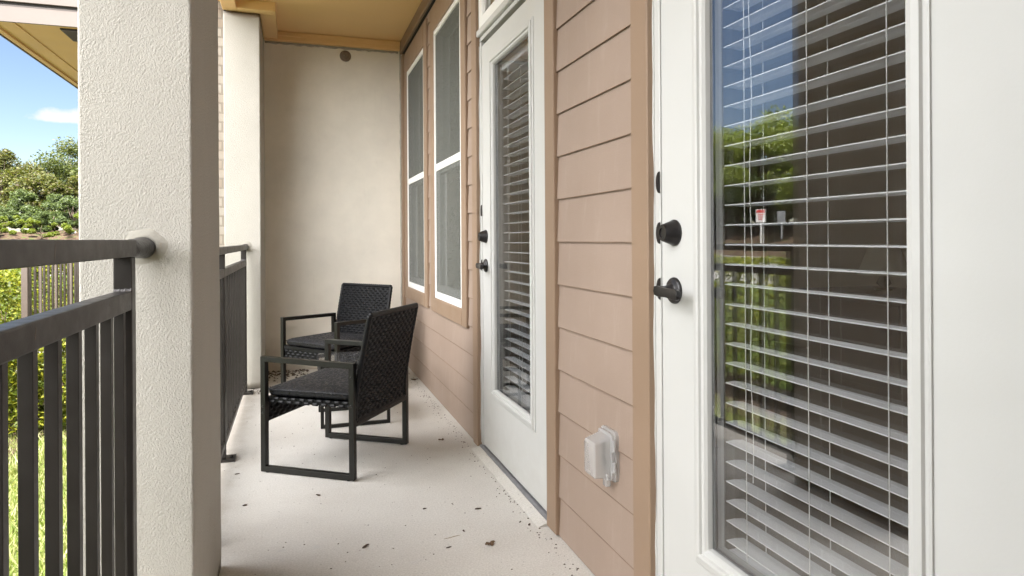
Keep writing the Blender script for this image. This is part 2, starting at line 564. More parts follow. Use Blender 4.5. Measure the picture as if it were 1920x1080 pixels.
# ------------------------------------------------------------------ apartment wall with doors and windows
wall = thing('apartment_wall', (XS, 0, 0), 'tan lap siding wall with two glazed white doors and two tall windows', 'wall')
PITCH = .1524; LAP0 = 1.060 - 7*PITCH
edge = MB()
def siding(b, y0, y1, z0, z1):
    k = math.floor((z0 - LAP0) / PITCH)
    while LAP0 + k*PITCH < z1:
        a = max(z0, LAP0 + k*PITCH); t = min(z1, LAP0 + (k+1)*PITCH)
        if t - a > .004:
            def xf(z):
                return .8930 + (z - (LAP0 + k*PITCH)) / PITCH * .0068
            b.prism_y([(xf(a), a), (xf(a) + .012, a), (.917, t), (xf(t), t)], y0, y1)
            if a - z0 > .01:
                edge.box(.8921, .8940, y0+.0005, y1-.0005, a-.0026, a-.0004)  # thin dark strip, a painted shadow line below each lap
        k += 1
    b.box(.918, 1.04, y0, y1, z0, z1)
TOPS = 2.66
sd = MB()
WB, WT = .585, 2.63       # window casing bottom / top
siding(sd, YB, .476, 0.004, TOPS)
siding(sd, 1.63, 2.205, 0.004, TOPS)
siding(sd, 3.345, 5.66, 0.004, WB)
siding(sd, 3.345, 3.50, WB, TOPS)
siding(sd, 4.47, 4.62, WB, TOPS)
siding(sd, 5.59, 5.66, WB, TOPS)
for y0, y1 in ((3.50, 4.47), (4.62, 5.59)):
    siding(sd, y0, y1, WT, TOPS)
sd.build('siding', M['siding'], wall)
edge.build('lap_shade_strips', M['lap_shade'], wall)
MB().box(.866, 1.04, YB, 5.745, 2.675, CEIL).build('frieze_board', M['trim'], wall, bevel=.004)
MB().box(.884, 1.04, YB, 5.745, 2.66, 2.675).build('frieze_gap', M['dark'], wall)
MB().box(XC - .004, 1.04, 5.66, 5.745, 0.004, 2.66).build('corner_board', M['trim'], wall, bevel=.003)

def wavy_bead(y0, x0, z0, z1, amp, w, seed):
    """uneven hand run bead of caulk along a vertical joint"""
    rg = random.Random(seed); b = MB(); L = []
    z = z0; ph = rg.uniform(0, 6)
    while z < z1:
        ww = w + amp*(math.sin(z*9 + ph) + .8*math.sin(z*23 + 2*ph) + .7*(rg.random() - .5))
        ww = max(.0012, ww)
        L.append([(x0 + ww*.25, y0 + .001, z), (x0 - ww, y0 + .001, z), (x0 - ww*.8, y0 - ww*.5, z), (x0 + ww*.2, y0 - ww*.6, z)])
        z += .025
    b.loops(L, cap0=True, cap1=True)
    return b

def lock_profile():
    return [(0,.033),(.004,.0335),(.008,.031),(.012,.0295),(.034,.0215),(.037,.0195),(.037,.013),(.034,.0125)]

def make_door(y0, y1, label, lite, seed):
    """door slab y0..y1 hung in the wall; lite = (y0, y1, z0, z1) of the raised glazing frame"""
    zb, zt = .028, 2.050
    ly0, ly1, lz0, lz1 = lite
    i = .030
    d = MB()
    d.rects([(y0,y1,zb,zt,XD+.044),(y0,y1,zb,zt,XD),(ly0+.012,ly1-.012,lz0+.012,lz1-.012,XD),(ly0+.012,ly1-.012,lz0+.012,lz1-.012,XD+.044),(y0,y1,zb,zt,XD+.044)])
    door = d.build('door', M['white_door'], wall, bevel=.0015)
    door['label'] = label
    # raised glazing frame
    p = [(0,.0005),(0,-.004),(.004,-.0055),(.010,-.0055),(.012,-.011),(.024,-.0135),(.030,-.012),(.032,-.006),(.040,-.0045),(.045,.002),(.047,.013)]
    f = MB(); f.rects([(ly0+a,ly1-a,lz0+a,lz1-a,XD+x) for a,x in p])
    f.build('glazing_frame', M['white_door'], door)
    g0, g1, h0, h1 = ly0+.040, ly1-.040, lz0+.040, lz1-.040
    for xg in (XD+.010, XD+.025):
        MB().add([(xg,g0,h0),(xg,g1,h0),(xg,g1,h1),(xg,g0,h1)], [(0,3,2,1)]).build('glass_pane', M['glass'], door)
    # dark spacer between panes
    MB().rects([(g0+.006,g1-.006,h0+.006,h1-.006,XD+.0115),(g0+.006,g1-.006,h0+.006,h1-.006,XD+.0235)]).build('pane_spacer', M['threshold'], door)
    # inside ring that closes the slab
    MB().rects([(ly0+.012,ly1-.012,lz0+.012,lz1-.012,XD+.043),(ly0+.046,ly1-.046,lz0+.046,lz1-.046,XD+.046),(ly0+.047,ly1-.047,lz0+.047,lz1-.047,XD+.027)]).build('inner_frame', M['white_door'], door)
    # jamb, stop and casings
    j = MB()
    j.box(.9015, 1.04, y1+.003, y1+.029, .004, 2.074).box(.9015, 1.04, y0-.029, y0-.003, .004, 2.074).box(.9015, 1.04, y0-.029, y1+.029, 2.076, 2.098)
    j.box(XD+.047, 1.04, y1-.012, y1+.0028, .004, 2.074).box(XD+.047, 1.04, y0-.0028, y0+.012, .004, 2.074)
    j.build('jamb', M['white_door'], door, bevel=.002)
    MB().box(.884, 1.04, y0-.029, y1+.029, 2.100, 2.132).build('head_ledge', M['white_door'], door, bevel=.004)
    c = MB()
    for a0, a1 in ((y1+.030, y1+.120), (y0-.120, y0-.030)):
        c.box(XC, 1.04, a0, a1, .006, TOPS)
    c.build('casing', M['trim'], door, bevel=.003)
    # transom light over the door
    t = MB(); T0, T1 = 2.134, 2.655
    t.rects([(y0-.029,y1+.029,T0,T1,1.0),(y0-.029,y1+.029,T0,T1,.897),(y0+.035,y1-.035,T0+.06,T1-.04,.897),(y0+.045,y1-.045,T0+.07,T1-.05,.912),(y0+.045,y1-.045,T0+.07,T1-.05,1.0),(y0-.029,y1+.029,T0,T1,1.0)])
    t.build('transom_frame', M['white_vinyl'], door, bevel=.002)
    MB().add([(.92,y0+.04,T0+.06),(.92,y1-.04,T0+.06),(.92,y1-.04,T1-.04),(.92,y0+.04,T1-.04)], [(0,3,2,1)]).build('transom_glass', M['glass_win'], door)
    # threshold and sweep
    cu = MB(); N_ = 40; L = []
    rg = random.Random(seed+5)
    for q in range(N_+1):
        yy = y0-.028 + (y1-y0+.056)*q/N_; e = .004*rg.random()
        L.append([(.888,yy,.001),(.888,yy,.013+e*.4),(.872+e,yy,.011+e*.3),(.848-e*1.5,yy,.0012)])
    cu.loops(L, cap0=True, cap1=True)
    cu.build('mortar_bed', M['concrete'], door, smooth=True, auto=40)
    th = MB(); th.prism_y([(.8885,.002),(1.04,.002),(1.04,.022),(.898,.022),(.8885,.016)], y0-.028, y1+.028)
    th.build('threshold', M['threshold'], door)
    # deadbolt, lever and strike plates
    yk = y1 - .0605
    MB().lathe((XD, yk, 1.083), (-1,0,0), lock_profile(), 28).build('deadbolt', M['black_metal'], door, smooth=True, auto=35)
    h = MB()
    h.lathe((XD, yk, .938), (-1,0,0), [(0,.0335),(.005,.0335),(.009,.030),(.012,.018),(.030,.012),(.042,.012)], 28)
    L = []
    for q, (dy, hh, dx) in enumerate([(-.022,.011,.042),(-.012,.0135,.041),(0,.0125,.041),(.03,.0115,.043),(.062,.0125,.046),(.088,.0135,.050),(.098,.010,.051)]):
        x = XD - dx; z = .938 - .002*q*.3
        L.append([(x-.006,yk-dy,z-hh),(x-.008,yk-dy,z),(x-.006,yk-dy,z+hh),(x+.005,yk-dy,z+hh*.9),(x+.006,yk-dy,z),(x+.005,yk-dy,z-hh*.9)])
    h.loops(L, cap0=True, cap1=True)
    h.build('lever_handle', M['black_metal'], door, bevel=.001, smooth=True, auto=40)
    for zc in (1.215, 1.083, .938):
        s_ = MB(); L0, L1 = [], []
        for q in range(13):
            t_ = math.pi*q/12
            L0.append((.8985, y1+.003+.017*math.sin(t_), zc+.028*math.cos(t_)))
            L1.append((.9016, y1+.003+.017*math.sin(t_), zc+.028*math.cos(t_)))
        s_.loops([L0, L1], cap0=True, cap1=True)
        s_.build('strike_plate', M['black_metal'], door)
    wavy_bead(y1+.030, .9015, .03, 2.07, .0016, .004, seed).build('caulk_bead', M['white_door'], door, smooth=True)
    return door

doorA = make_door(.596, 1.510, 'nearest white door with large glazed panel', (.743, 1.363, .300, 1.955), 1)
doorB = make_door(2.323, 3.237, 'farther white door between siding and windows', (2.47, 3.09, .300, 1.955), 2)
for q, (yy, sgn) in enumerate(((1.630, 1), (2.205, -1), (3.345, 1))):
    wavy_bead(yy + (.002 if sgn > 0 else .003), .8895, .02, 2.64, .0012, .0022, 30+q).build('caulk_bead', M['trim'], wall, smooth=True)
# wall above the door heads
MB().box(.90, 1.04, .476, 1.63, 2.6605, 2.6745).box(.90, 1.04, 2.205, 3.345, 2.6605, 2.6745).build('head_filler', M['trim'], wall)

def make_window(y0, y1, label):
    z0, z1 = .680, 2.462; zm = 1.552
    w = MB()
    w.rects([(y0,y1,z0,z1,.985),(y0,y1,z0,z1,.887),(y0+.034,y1-.034,z0+.040,z1-.036,.885),(y0+.036,y1-.036,z0+.044,z1-.040,.903),(y0+.036,y1-.036,z0+.044,z1-.040,.985),(y0,y1,z0,z1,.985)])
    win = w.build('window', M['white_vinyl'], wall, bevel=.0015)
    win['label'] = label
    m = MB()
    m.box(.889, .935, y0+.037, y1-.037, zm-.030, zm+.016)
    m.build('meeting_rail', M['white_vinyl'], win, bevel=.003)
    ls = MB()
    ls.rects([(y0+.037,y1-.037,z0+.045,zm-.031,.930),(y0+.037,y1-.037,z0+.045,zm-.031,.908),(y0+.062,y1-.062,z0+.085,zm-.05,.908),(y0+.064,y1-.064,z0+.087,zm-.052,.930)])
    ls.build('lower_sash', M['white_vinyl'], win, bevel=.002)
    for xg, a, c_ in ((.926, z0+.08, zm-.045), (.940, zm+.017, z1-.042)):
        MB().add([(xg,y0+.04,a),(xg,y1-.04,a),(xg,y1-.04,c_),(xg,y0+.04,c_)], [(0,3,2,1)]).build('glass_pane', M['glass_win'], win)
    for q0, q1 in ((z0+.0445, zm-.031), (zm+.017, z1-.0405)):
        MB().add([(.892,y0+.0365,q0),(.892,y1-.0365,q0),(.892,y1-.0365,q1),(.892,y0+.0365,q1)], [(0,3,2,1)]).build('insect_screen', M['screen'], win)
    c = MB()
    c.box(XC, .917, y1+.001, y1+.10, WB, WT).box(XC, .917, y0-.10, y0-.001, WB, WT)
    c.box(XC-.002, .917, y0-.0005, y1+.0005, z1+.001, WT-.002).box(XC-.002, .917, y0-.0005, y1+.0005, WB+.001, z0-.001)
    c.box(.918, 1.04, y1+.001, y1+.10, WB, WT).box(.918, 1.04, y0-.10, y0-.001, WB, WT).box(.918, 1.04, y0-.0005, y1+.0005, z1+.001, WT).box(.918, 1.04, y0-.0005, y1+.0005, WB, z0-.001)
    c.build('casing', M['trim'], win, bevel=.003)
    k = MB()
    for yy in (y0-.100, y1+.1005):
        k.box(XC+.004, .899, yy-.0035, yy+.003, WB, WT)
    k.build('caulk_bead', M['trim'], win, bevel=.001)
    return win
make_window(3.60, 4.37, 'window next to the farther door')
make_window(4.72, 5.49, 'window in the corner by the stucco wall')

# ------------------------------------------------------------------ rooms behind the glass
b = MB()
b.box(4.7, 4.8, YB-.1, YF+.1, -.2, 2.9).box(1.042, 4.7, YB-.1, YB-.002, -.2, 2.9).box(1.042, 4.7, YF+.002, YF+.1, -.2, 2.9).box(1.042, 4.699, YB, YF, 2.755, 2.85)
tag(b.build('room_walls', M['room_wall']), kind='structure')
tag(MB().box(1.002, 4.699, YB, YF, -.12, -.005).build('room_floor', M['room_floor']), kind='structure')
dr = thing('dresser', (3.9, 3.55, 0), 'dark wood dresser seen dimly through the nearest glass door', 'dresser')
MB().box(3.62, 4.25, 3.15, 4.0, .03, .66).build('cabinet', M['wood_dark'], dr, bevel=.006)
MB().box(3.58, 4.27, 3.11, 4.04, .662, .69).build('top_board', M['wood_dark'], dr, bevel=.006)
MB().box(3.60, 3.618, 3.19, 3.96, .08, .33).box(3.60, 3.618, 3.19, 3.96, .36, .63).build('drawer_front', M['wood_dark'], dr, bevel=.004)
lp = thing('table_lamp', (3.95, 3.62, .69), 'table lamp with pale shade on the dark dresser indoors', 'lamp')
MB().lathe((3.95,3.62,.691), (0,0,1), [(0,.06),(.012,.06),(.02,.02),(.05,.05),(.09,.03),(.14,.012),(.17,.012)], 20).build('base', M['wood_dark'], lp, smooth=True)
MB().lathe((3.95,3.62,.80), (0,0,1), [(0,.17),(.22,.09)], 28, cap=False).build('lamp_shade', M['shade_cloth'], lp, smooth=True)

# blinds mounted on the doors
def make_blind(y0, y1, zb, zt, label, seed):
    rg = random.Random(seed)
    x0, x1 = .957, 1.005
    t = thing('door_blind', (.98, (y0+y1)/2, zb), label, 'blind', 'white blinds hung behind the door glass')
    s_ = MB(); z = zb + .035
    while z < zt - .05:
        tl = rg.uniform(-.0006, .0006); e = rg.uniform(-.0005, .0005)
        L = []
        for yy, q in ((y0, 0), (y1, e)):
            L.append([(x0, yy, z+.0012+q), (x0, yy, z-.0012+q), ((x0+x1)/2, yy, z+.0002-.0008+q+tl), (x1, yy, z-.0035+q+tl), (x1, yy, z-.0012+q+tl), ((x0+x1)/2, yy, z+.0022+q+tl)])
        s_.loops(L, cap0=True, cap1=True)
        z += .0462
    s_.build('slats', M['slat'], t)
    MB().box(x0-.004, x1+.004, y0, y1, zb-.004, zb+.014).build('bottom_rail', M['slat'], t, bevel=.003)
    MB().box(x0-.006, x1+.008, y0-.004, y1+.004, zt-.05, zt).build('head_rail', M['slat'], t, bevel=.003)
    for f in (.145, .505, .855):
        yy = y1 - f*(y1-y0)
        for xx in (x0-.0016, x1+.0016):
            MB().tube([(xx, yy, zb), (xx, yy+.0015, (zb+zt)/2), (xx, yy, zt-.05)], .0011, 6).build('ladder_cord', M['cord'], t)
    for q, off in enumerate((.032, .014)):
        pts = [(x0-.004+.001*math.sin(i*.9+q), y0+off+(.0035*math.sin(i*.42)+.002*math.sin(i*1.1) if q == 0 else .0006*math.sin(i*.5)), zt-.05-i*.05) for i in range(int((zt-zb-.1)/.05))]
        MB().tube(pts, .0012, 6).build('pull_cord', M['cord'], t)
    pts = [(x0-.004, y1-.100-.004*math.sin(i*.8), zt-.05-i*.05) for i in range(int((zt-zb-.2)/.05))]
    MB().tube(pts, .0012, 6).build('lift_cord', M['cord'], t)
    return t
make_blind(.790, 1.318, .325, 1.93, 'white slatted blind behind the nearest door glass', 3)
make_blind(2.517, 3.045, .325, 1.93, 'white slatted blind behind the farther door glass', 4)

# ------------------------------------------------------------------ stucco end wall, pillars, ceiling
def rough_block(b, x0, x1, y0, y1, z0, z1, amp=.0022, seed=0, step=.05, rad=.008):
    """rounded column with slightly uneven trowelled edges"""
    rg = random.Random(seed); L = []
    n = int((z1 - z0)/step); off = {}
    def corner(cx, cy, sx, sy, key, i):
        a = off.setdefault(key, [rg.uniform(-1, 1) for _ in range(n+2)])
        e = amp*(a[i] + .7*a[max(0, i-1)])
        r = rad + e*.8
        pts = []
        for q in range(4):
            t = math.pi/2*q/3
            pts.append((cx - sx*r*(1-math.cos(t)) + sx*e*.3, cy - sy*r*(1-math.sin(t)) + sy*e*.3))
        return pts
    for i in range(n+1):
        z = z0 + (z1-z0)*i/n
        p = corner(x1,y1,1,1,0,i) + corner(x0,y1,-1,1,1,i)[::-1] + corner(x0,y0,-1,-1,2,i) + corner(x1,y0,1,-1,3,i)[::-1]
        L.append([(x, y, z) for x, y in p])
    b.loops(L, cap0=True, cap1=True)
PIL = (-.480, -.237)
def pillar(y0, y1, label, seed):
    b = MB(); rough_block(b, PIL[0], PIL[1], y0, y1, .002, 2.705, seed=seed)
    o = b.build('stucco_pillar', M['stucco'], origin=((PIL[0]+PIL[1])/2, (y0+y1)/2, 0), smooth=True)
    wn = o.modifiers.new('weighted normals', 'WEIGHTED_NORMAL'); wn.weight = 100; wn.keep_sharp = False
    return tag(o, label, 'pillar', 'stucco pillars along the balcony edge')
pillar(1.77, 2.365, 'broad rough stucco pillar nearest the camera holding the near railing', 1)
pillar(5.10, YF, 'stucco pillar at the far corner where the far railing ends', 2)
b = MB(); b.box(PIL[1]+.001, .99, YF, YF+.18, -.2, 2.78)
ew = b.build('stucco_end_wall', M['stucco_fine'], origin=(.35, YF, 0))
tag(ew, 'plain cream stucco wall closing the far end of the balcony', 'wall')
pillar(-.55, .25, 'unseen stucco pillar added beside the camera to cut light on the near door', 3)  # added out of view to hold light off the near door

ce = thing('balcony_ceiling', (.2, 2.2, CEIL), 'tan painted balcony ceiling with flat trim boards', 'ceiling')
MB().box(-.56, 1.04, YB-.15, 5.12, CEIL, 3.15).box(-.478, 1.04, 5.12, YF+.18, CEIL, 3.149).build('ceiling_panel', M['ceiling'], ce)
c = MB()
c.box(-.482, -.385, YB, 5.09, 2.7075, CEIL-.0005)
c.box(-.385, -.127, 5.018, 5.096, 2.7075, CEIL-.001)
c.box(PIL[1]+.002, -.127, 5.096, 5.62, 2.7085, CEIL-.0015)
c.box(PIL[1]+.004, .865, 5.705, YF-.001, 2.700, CEIL-.002)
c.box(-.127, .865, 5.690, 5.705, 2.735, CEIL-.0025)
c.box(PIL[1]+.004, -.127, 5.62, 5.705, 2.7105, CEIL-.003)
c.build('edge_trim', M['ceiling'], ce, bevel=.004)

# caulk line in the wall corner and along the top of the end wall
b = MB()
rg = random.Random(9); L = []
for i in range(60):
    z = .02 + 2.66*i/59; w_ = .007 + .004*rg.random()
    L.append([(XC-.005, YF-.0005, z), (XC-.006-w_, YF-.0005, z), (XC-.005-w_*.5, YF-w_*.5, z), (XC-.004, YF-w_, z)])
b.loops(L, cap0=True, cap1=True)
L = []
for i in range(40):
    x = PIL[1]+.01 + 1.08*i/39; w_ = .012 + .010*rg.random()
    L.append([(x, YF-.0005, 2.698), (x, YF-.004, 2.698), (x, YF-.003, 2.698-w_*.6), (x, YF-.0005, 2.698-w_)])
b.loops(L, cap0=True, cap1=True)
cb = b.build('caulk_bead', M['caulk'], ew, origin=ew.location, smooth=True)

# sprinkler fitting on the end wall
sp = thing('sprinkler_head', (.41, YF, 2.625), 'small round bronze fitting high on the stucco end wall', 'sprinkler')
MB().lathe((.41,YF-.0005,2.625), (0,-1,0), [(0,.047),(.006,.047),(.010,.044),(.011,.038),(.007,.036),(.007,.031),(.012,.030),(.014,.024)], 32).build('escutcheon', M['bronze'], sp, smooth=True, auto=30)
b = MB().lathe((.41,YF-.0145,2.625), (0,-1,0), [(0,.014),(.012,.012),(.016,.007),(.034,.007),(.036,.013),(.039,.013)], 20)
for q in (-1, 1):
    b.tube([(.41+q*.012,YF-.026,2.625),(.41+q*.014,YF-.038,2.625),(.41+q*.006,YF-.050,2.625)], .003, 8)
b.build('nozzle', M['bronze'], sp, smooth=True, auto=40)

# ------------------------------------------------------------------ railings
XR = -.345
def bar_y(b, x0, x1, y0, y1, z0, z1):
    return b.box(x0, x1, y0, y1, z0, z1)
def make_railing(label, y0, y1, posts, ztop, pick0, step, pillar_ends, feet=True):
    t = thing('metal_railing', (XR, (y0+y1)/2, 0), label, 'railing', 'dark metal railings along the balcony edge')
    MB().box(XR-.020, XR+.020, y0, y1, ztop-.036, ztop).build('top_rail', M['rail'], t, bevel=.003, seg=2)
    MB().box(XR-.0165, XR+.0165, y0+.002, y1-.002, ztop-.148, ztop-.108).build('mid_rail', M['rail'], t, bevel=.003, seg=2)
    MB().box(XR-.0155, XR+.0155, y0+.004, y1-.004, .060, .092).build('bottom_rail', M['rail'], t, bevel=.003)
    for py in posts:
        p = MB(); p.box(XR-.0175, XR+.0175, py-.0175, py+.0175, .012, ztop-.0365)
        po = p.build('post', M['rail'], t, bevel=.002)
        if y0 < 1 or py > 4.9:
            rg = random.Random(int(py*50)); L = []
            for q in range(13):
                xx = XR - .0165 + .033*q/12; e_ = .0035 + .003*rg.random()
                yq = py - .0177; zq = ztop - .1078
                L.append([(xx, yq+.0005, zq), (xx, yq-e_, zq), (xx, yq-e_*.5, zq+e_*.7), (xx, yq+.0005, zq+e_)])
            MB().loops(L, cap0=True, cap1=True).build('weld_bead', M['weld'], po)
        if feet:
            f = MB().box(XR-.045, XR+.06, py-.045, py+.045, .001, .0115)
            f.lathe((XR+.042, py+.0, .0115), (0,0,1), [(0,.010),(.008,.010),(.010,.006)], 6)
            f.build('foot_plate', M['rail'], po, bevel=.001)
    y = pick0
    while (y < y1 - .02) if step > 0 else (y > y0 + .02):
        if min(abs(y - q) for q in posts) > .028:
            MB().box(XR-.0092, XR+.0092, y-.0092, y+.0092, .090, ztop-.146).build('baluster', M['rail'], t, bevel=.001)
        y += step
    for yy, zz, hh, on in ((1.095, ztop-.018, .030, 1), (1.32, ztop-.010, .008, 1), (1.03, ztop-.125, .022, 0), (1.40, ztop-.120, .007, 0)):
        if y0 < yy < y1 and y0 < 1:
            xf = XR + (.0203 if on else .0168); rg = random.Random(int(yy*1000)); L0, L1 = [], []
            for q in range(9):
                a_ = 2*math.pi*q/9; r_ = rg.uniform(.6, 1.1)
                L0.append((xf-.0006, yy+.0022*r_*math.cos(a_)+.002*math.sin(a_), zz+hh*.5*r_*math.sin(a_)))
                L1.append((xf, yy+.0018*r_*math.cos(a_)+.002*math.sin(a_), zz+hh*.45*r_*math.sin(a_)))
            MB().loops([L0, L1], cap0=True, cap1=True).build('paint_drip', M['drip'], t)
    for yp, sgn, ye in pillar_ends:
        MB().lathe((XR+.002, ye-.001*sgn, ztop-.019), (0, sgn, 0), [(-.012,.012),(0,.0165),(.2*abs(yp-ye),.021),(.45*abs(yp-ye),.0195),(.7*abs(yp-ye),.0245),(.85*abs(yp-ye),.0235),(abs(yp-ye)-.002,.025)], 20).build('mounting_lug', M['rubber'], t, smooth=True, auto=40)
        rg = random.Random(int(yp*100)); L0, L1 = [], []
        b = MB(); rings = []
        for rr, dd in ((.023,.0), (.023,.004), (.029,.0030), (.041,.0014), (.046,.0)):
            rings.append([(XR+.002+rr*(1+.14*math.sin(3*a_+yp)+.06*math.sin(7*a_))*math.cos(a_), yp-sgn*(dd+.0004), ztop-.016+rr*(1+.10*math.sin(2*a_+1))*math.sin(a_)) for a_ in [2*math.pi*i/30 for i in range(30)]])
        b.loops(rings)
        b.build('caulk_patch', M['caulk'], t, smooth=True)
    return t
make_railing('dark metal railing beside the camera ending at the broad pillar', 0.27, 1.606, (1.588, .36), 1.073, 1.545, -.0985, [(1.7705, 1, 1.606)])
make_railing('dark metal railing between the two stucco pillars beside the chairs', 2.47, 4.991, (3.50, 4.972, 2.50), 1.040, 2.60, .105, [(5.1005, 1, 4.991)])

# ------------------------------------------------------------------ chairs and table
def weave(b, P, cols, rows, h, w_u, w_v, sides=(1, -1)):
    """over-under wicker: P(u, v) -> (point, normal); raised strips on alternating cells"""
    for sgn in sides:
        for j in range(rows):
            for i in range(cols):
                if (i + j) % 2 == (0 if sgn > 0 else 1):
                    hh = h
                else:
                    continue
                u0, u1 = (i - .22)/cols, (i + 1.22)/cols
                u0, u1 = max(0, u0), min(1, u1)
                v0, v1 = (j + .06)/rows, (j + .94)/rows
                vs = []
                for q, k_ in ((0, -.1), (.22, .8), (.5, 1.0), (.78, .8), (1, -.1)):
                    u = u0 + (u1-u0)*q
                    for v, e in ((v0, .45), ((v0+v1)/2, 1.0), (v1, .45)):
                        p, nn = P(u, v)
                        vs.append(p + nn*sgn*(hh*k_*e + .001))
                fs = []
                for q in range(4):
                    for r_ in range(2):
                        a = q*3 + r_
                        f = (a, a+1, a+4, a+3)
                        fs.append(f if sgn > 0 else f[::-1])
                b.add(vs, fs)

def rect_tube(b, pts, wx, wy, closed=True):
    """square tube loop lying in the plane x = const: pts are (y, z) of the outer loop, wy is the tube depth"""
    n = len(pts)
    return b

def make_chair(label, loc, rz):
    t = thing('patio_chair', (0, 0, 0), label, 'chair', 'black wicker patio chairs')
    zs, za = .345, .530
    yb, yf = -.240, .240
    for sx in (-1, 1):
        f = MB()
        xo, xi = sx*.283, sx*.255
        tk = .024
        o = [(yb,0),(yf,0),(yf,za),(yb,za-.012)]
        inn = [(yb+tk,tk),(yf-tk,tk),(yf-tk,za-tk),(yb+tk,za-.012-tk)]
        f.loops([[(xo,y,z) for y,z in o],[(xi,y,z) for y,z in o],[(xi,y,z) for y,z in inn],[(xo,y,z) for y,z in inn],[(xo,y,z) for y,z in o]])
        fr = f.build('side_frame', M['frame'], t, bevel=.002, seg=2)
        for yy in (yb+.03, yf-.03):
            MB().lathe(((xo+xi)/2, yy, 0), (0,0,1), [(-.004,.011),(.002,.011)], 12).build('foot_glide', M['rubber'], fr)
        for yy, zz in ((yb+.012, za-.075), (yb+.012, .33), (yf-.012, .30), (yf-.012, .27)):
            MB().lathe((xo, yy, zz), (sx,0,0), [(0,.006),(.002,.0055),(.0035,.003)], 10).build('bolt', M['black_metal'], fr)
    # woven seat with hanging front apron
    s_ = MB().box(-.252, .252, yb+.01, yf-.004, zs-.030, zs-.008)
    def PS(sx):
        def P(u, v):
            return Vector((sx*.253, yb+.02+u*(yf-yb-.03), zs-.034+v*.030)), Vector((sx, 0, 0))
        return P
    for sx in (-1, 1): weave(s_, PS(sx), 20, 2, .006, 0, 0, (1,))
    s_.build('seat', M['wicker'], t)
    a = MB().box(-.252, .252, yf-.020, yf-.012, .232, zs-.012)
    def PA(u, v):
        return Vector((-.252+u*.504, yf-.012, .235+v*.095)), Vector((0, 1, 0))
    weave(a, PA, 20, 5, .008, 0, 0, (1,))
    def PA2(u, v):
        return Vector((-.252+u*.504, yf-.020, .235+v*.095)), Vector((0, -1, 0))
    weave(a, PA2, 20, 5, .008, 0, 0, (1,))
    for zz in (.234,):
        a.tube([(-.252, yf-.016, zz), (.252, yf-.016, zz)], .009, 10)
    a.build('front_apron', M['wicker'], t)
    # backrest: vertical below the seat, leaning above
    def back(v):
        z = .255 + v*(.728-.255)
        y = yb + .010 - (max(0, z-.33)/.40)**1.15*.075
        return y, z
    def PB(u, v):
        y, z = back(v)
        w = .252 - .006*v
        return Vector((-w + 2*w*u, y, z)), Vector((0, .98, .17)).normalized()
    k = MB()
    vs, fs = [], []
    for j in range(9):
        for i in (0, 1): vs.append(PB(i, j/8)[0] - Vector((0,.004,0)))
        for i in (0, 1): vs.append(PB(i, j/8)[0] + Vector((0,.004,0)))
    for j in range(8):
        a_ = j*4
        fs += [(a_, a_+1, a_+5, a_+4), (a_+2, a_+6, a_+7, a_+3)]
    k.add(vs, fs)
    def PBf(u, v):
        p, nn = PB(.03+.94*u, .02+.96*v); return p + nn*.003, nn
    def PBb(u, v):
        p, nn = PB(.03+.94*u, .02+.96*v); return p - nn*.003, -nn
    weave(k, PBf, 20, 27, .009, 0, 0, (1,))
    weave(k, PBb, 20, 27, .009, 0, 0, (1,))
    bo = k.build('backrest', M['wicker'], t)
    e = MB()
    N = 26
    def wrapped(pts):
        # lumpy wrapped border
        L = []
        for i, p in enumerate(pts):
            tt = (pts[min(i+1,len(pts)-1)] - pts[max(i-1,0)]).normalized()
            u = tt.cross(Vector((0,1,.1))).normalized(); w = tt.cross(u)
            r = .0115 + .0016*(i % 2)
            L.append([p + (u*math.cos(2*math.pi*q/10) + w*math.sin(2*math.pi*q/10))*r for q in range(10)])
        e.loops(L, cap0=True, cap1=True)
    for u in (0, 1): wrapped([PB(u, j/44)[0] for j in range(45)])
    for v in (0, 1): wrapped([PB(i/48, v)[0] for i in range(49)])
    e.build('border_binding', M['wicker'], bo, smooth=True)
    # rear cross bar
    MB().box(-.256, .256, yb, yb+.022, .232, .254).build('rear_bar', M['frame'], t, bevel=.002)
    # cushion
    c = MB(); L = []
    X, Y0_, Y1_ = .248, yb+.030, yf-.006
    def ring(inset, z, wob=0):
        P_ = []
        r = .03
        for cx, cy, a0 in ((X-inset-r, Y1_-inset-r, 0), (-X+inset+r, Y1_-inset-r, 90), (-X+inset+r, Y0_+inset+r, 180), (X-inset-r, Y0_+inset+r, 270)):
            for q in range(5):
                a1 = R(a0 + q*22.5)
                P_.append((cx + r*math.cos(a1), cy + r*math.sin(a1), z + wob*math.sin(5*a1+cx*9)))
        return P_
    for inset, dz in ((.03,.0),(.006,.006),(0,.018),(.001,.028),(-.003,.0305),(-.003,.0335),(.003,.036),(.02,.044),(.06,.051),(.11,.054),(.17,.055)):
        L.append(ring(inset, zs-.006+dz, .0012))
    c.loops(L, cap0=True, cap1=True)
    c.build('seat_cushion', M['cushion'], t, smooth=True)
    t.location = loc; t.rotation_euler = (0, 0, rz)
    return t
chair = make_chair('black wicker chair nearest the camera with its woven back towards the wall', (.200, 3.362, .004), R(55.7))
def copy_tree(o, parent=None):
    c = o.copy(); COL.objects.link(c)
    if parent: c.parent = parent
    for ch in list(o.children): copy_tree(ch, c)
    return c
c2 = copy_tree(chair)
c2.location = (.262, 4.80, .004); c2.rotation_euler = (0, 0, R(129))
c2['label'] = 'farther black wicker chair facing the camera against the stucco wall'

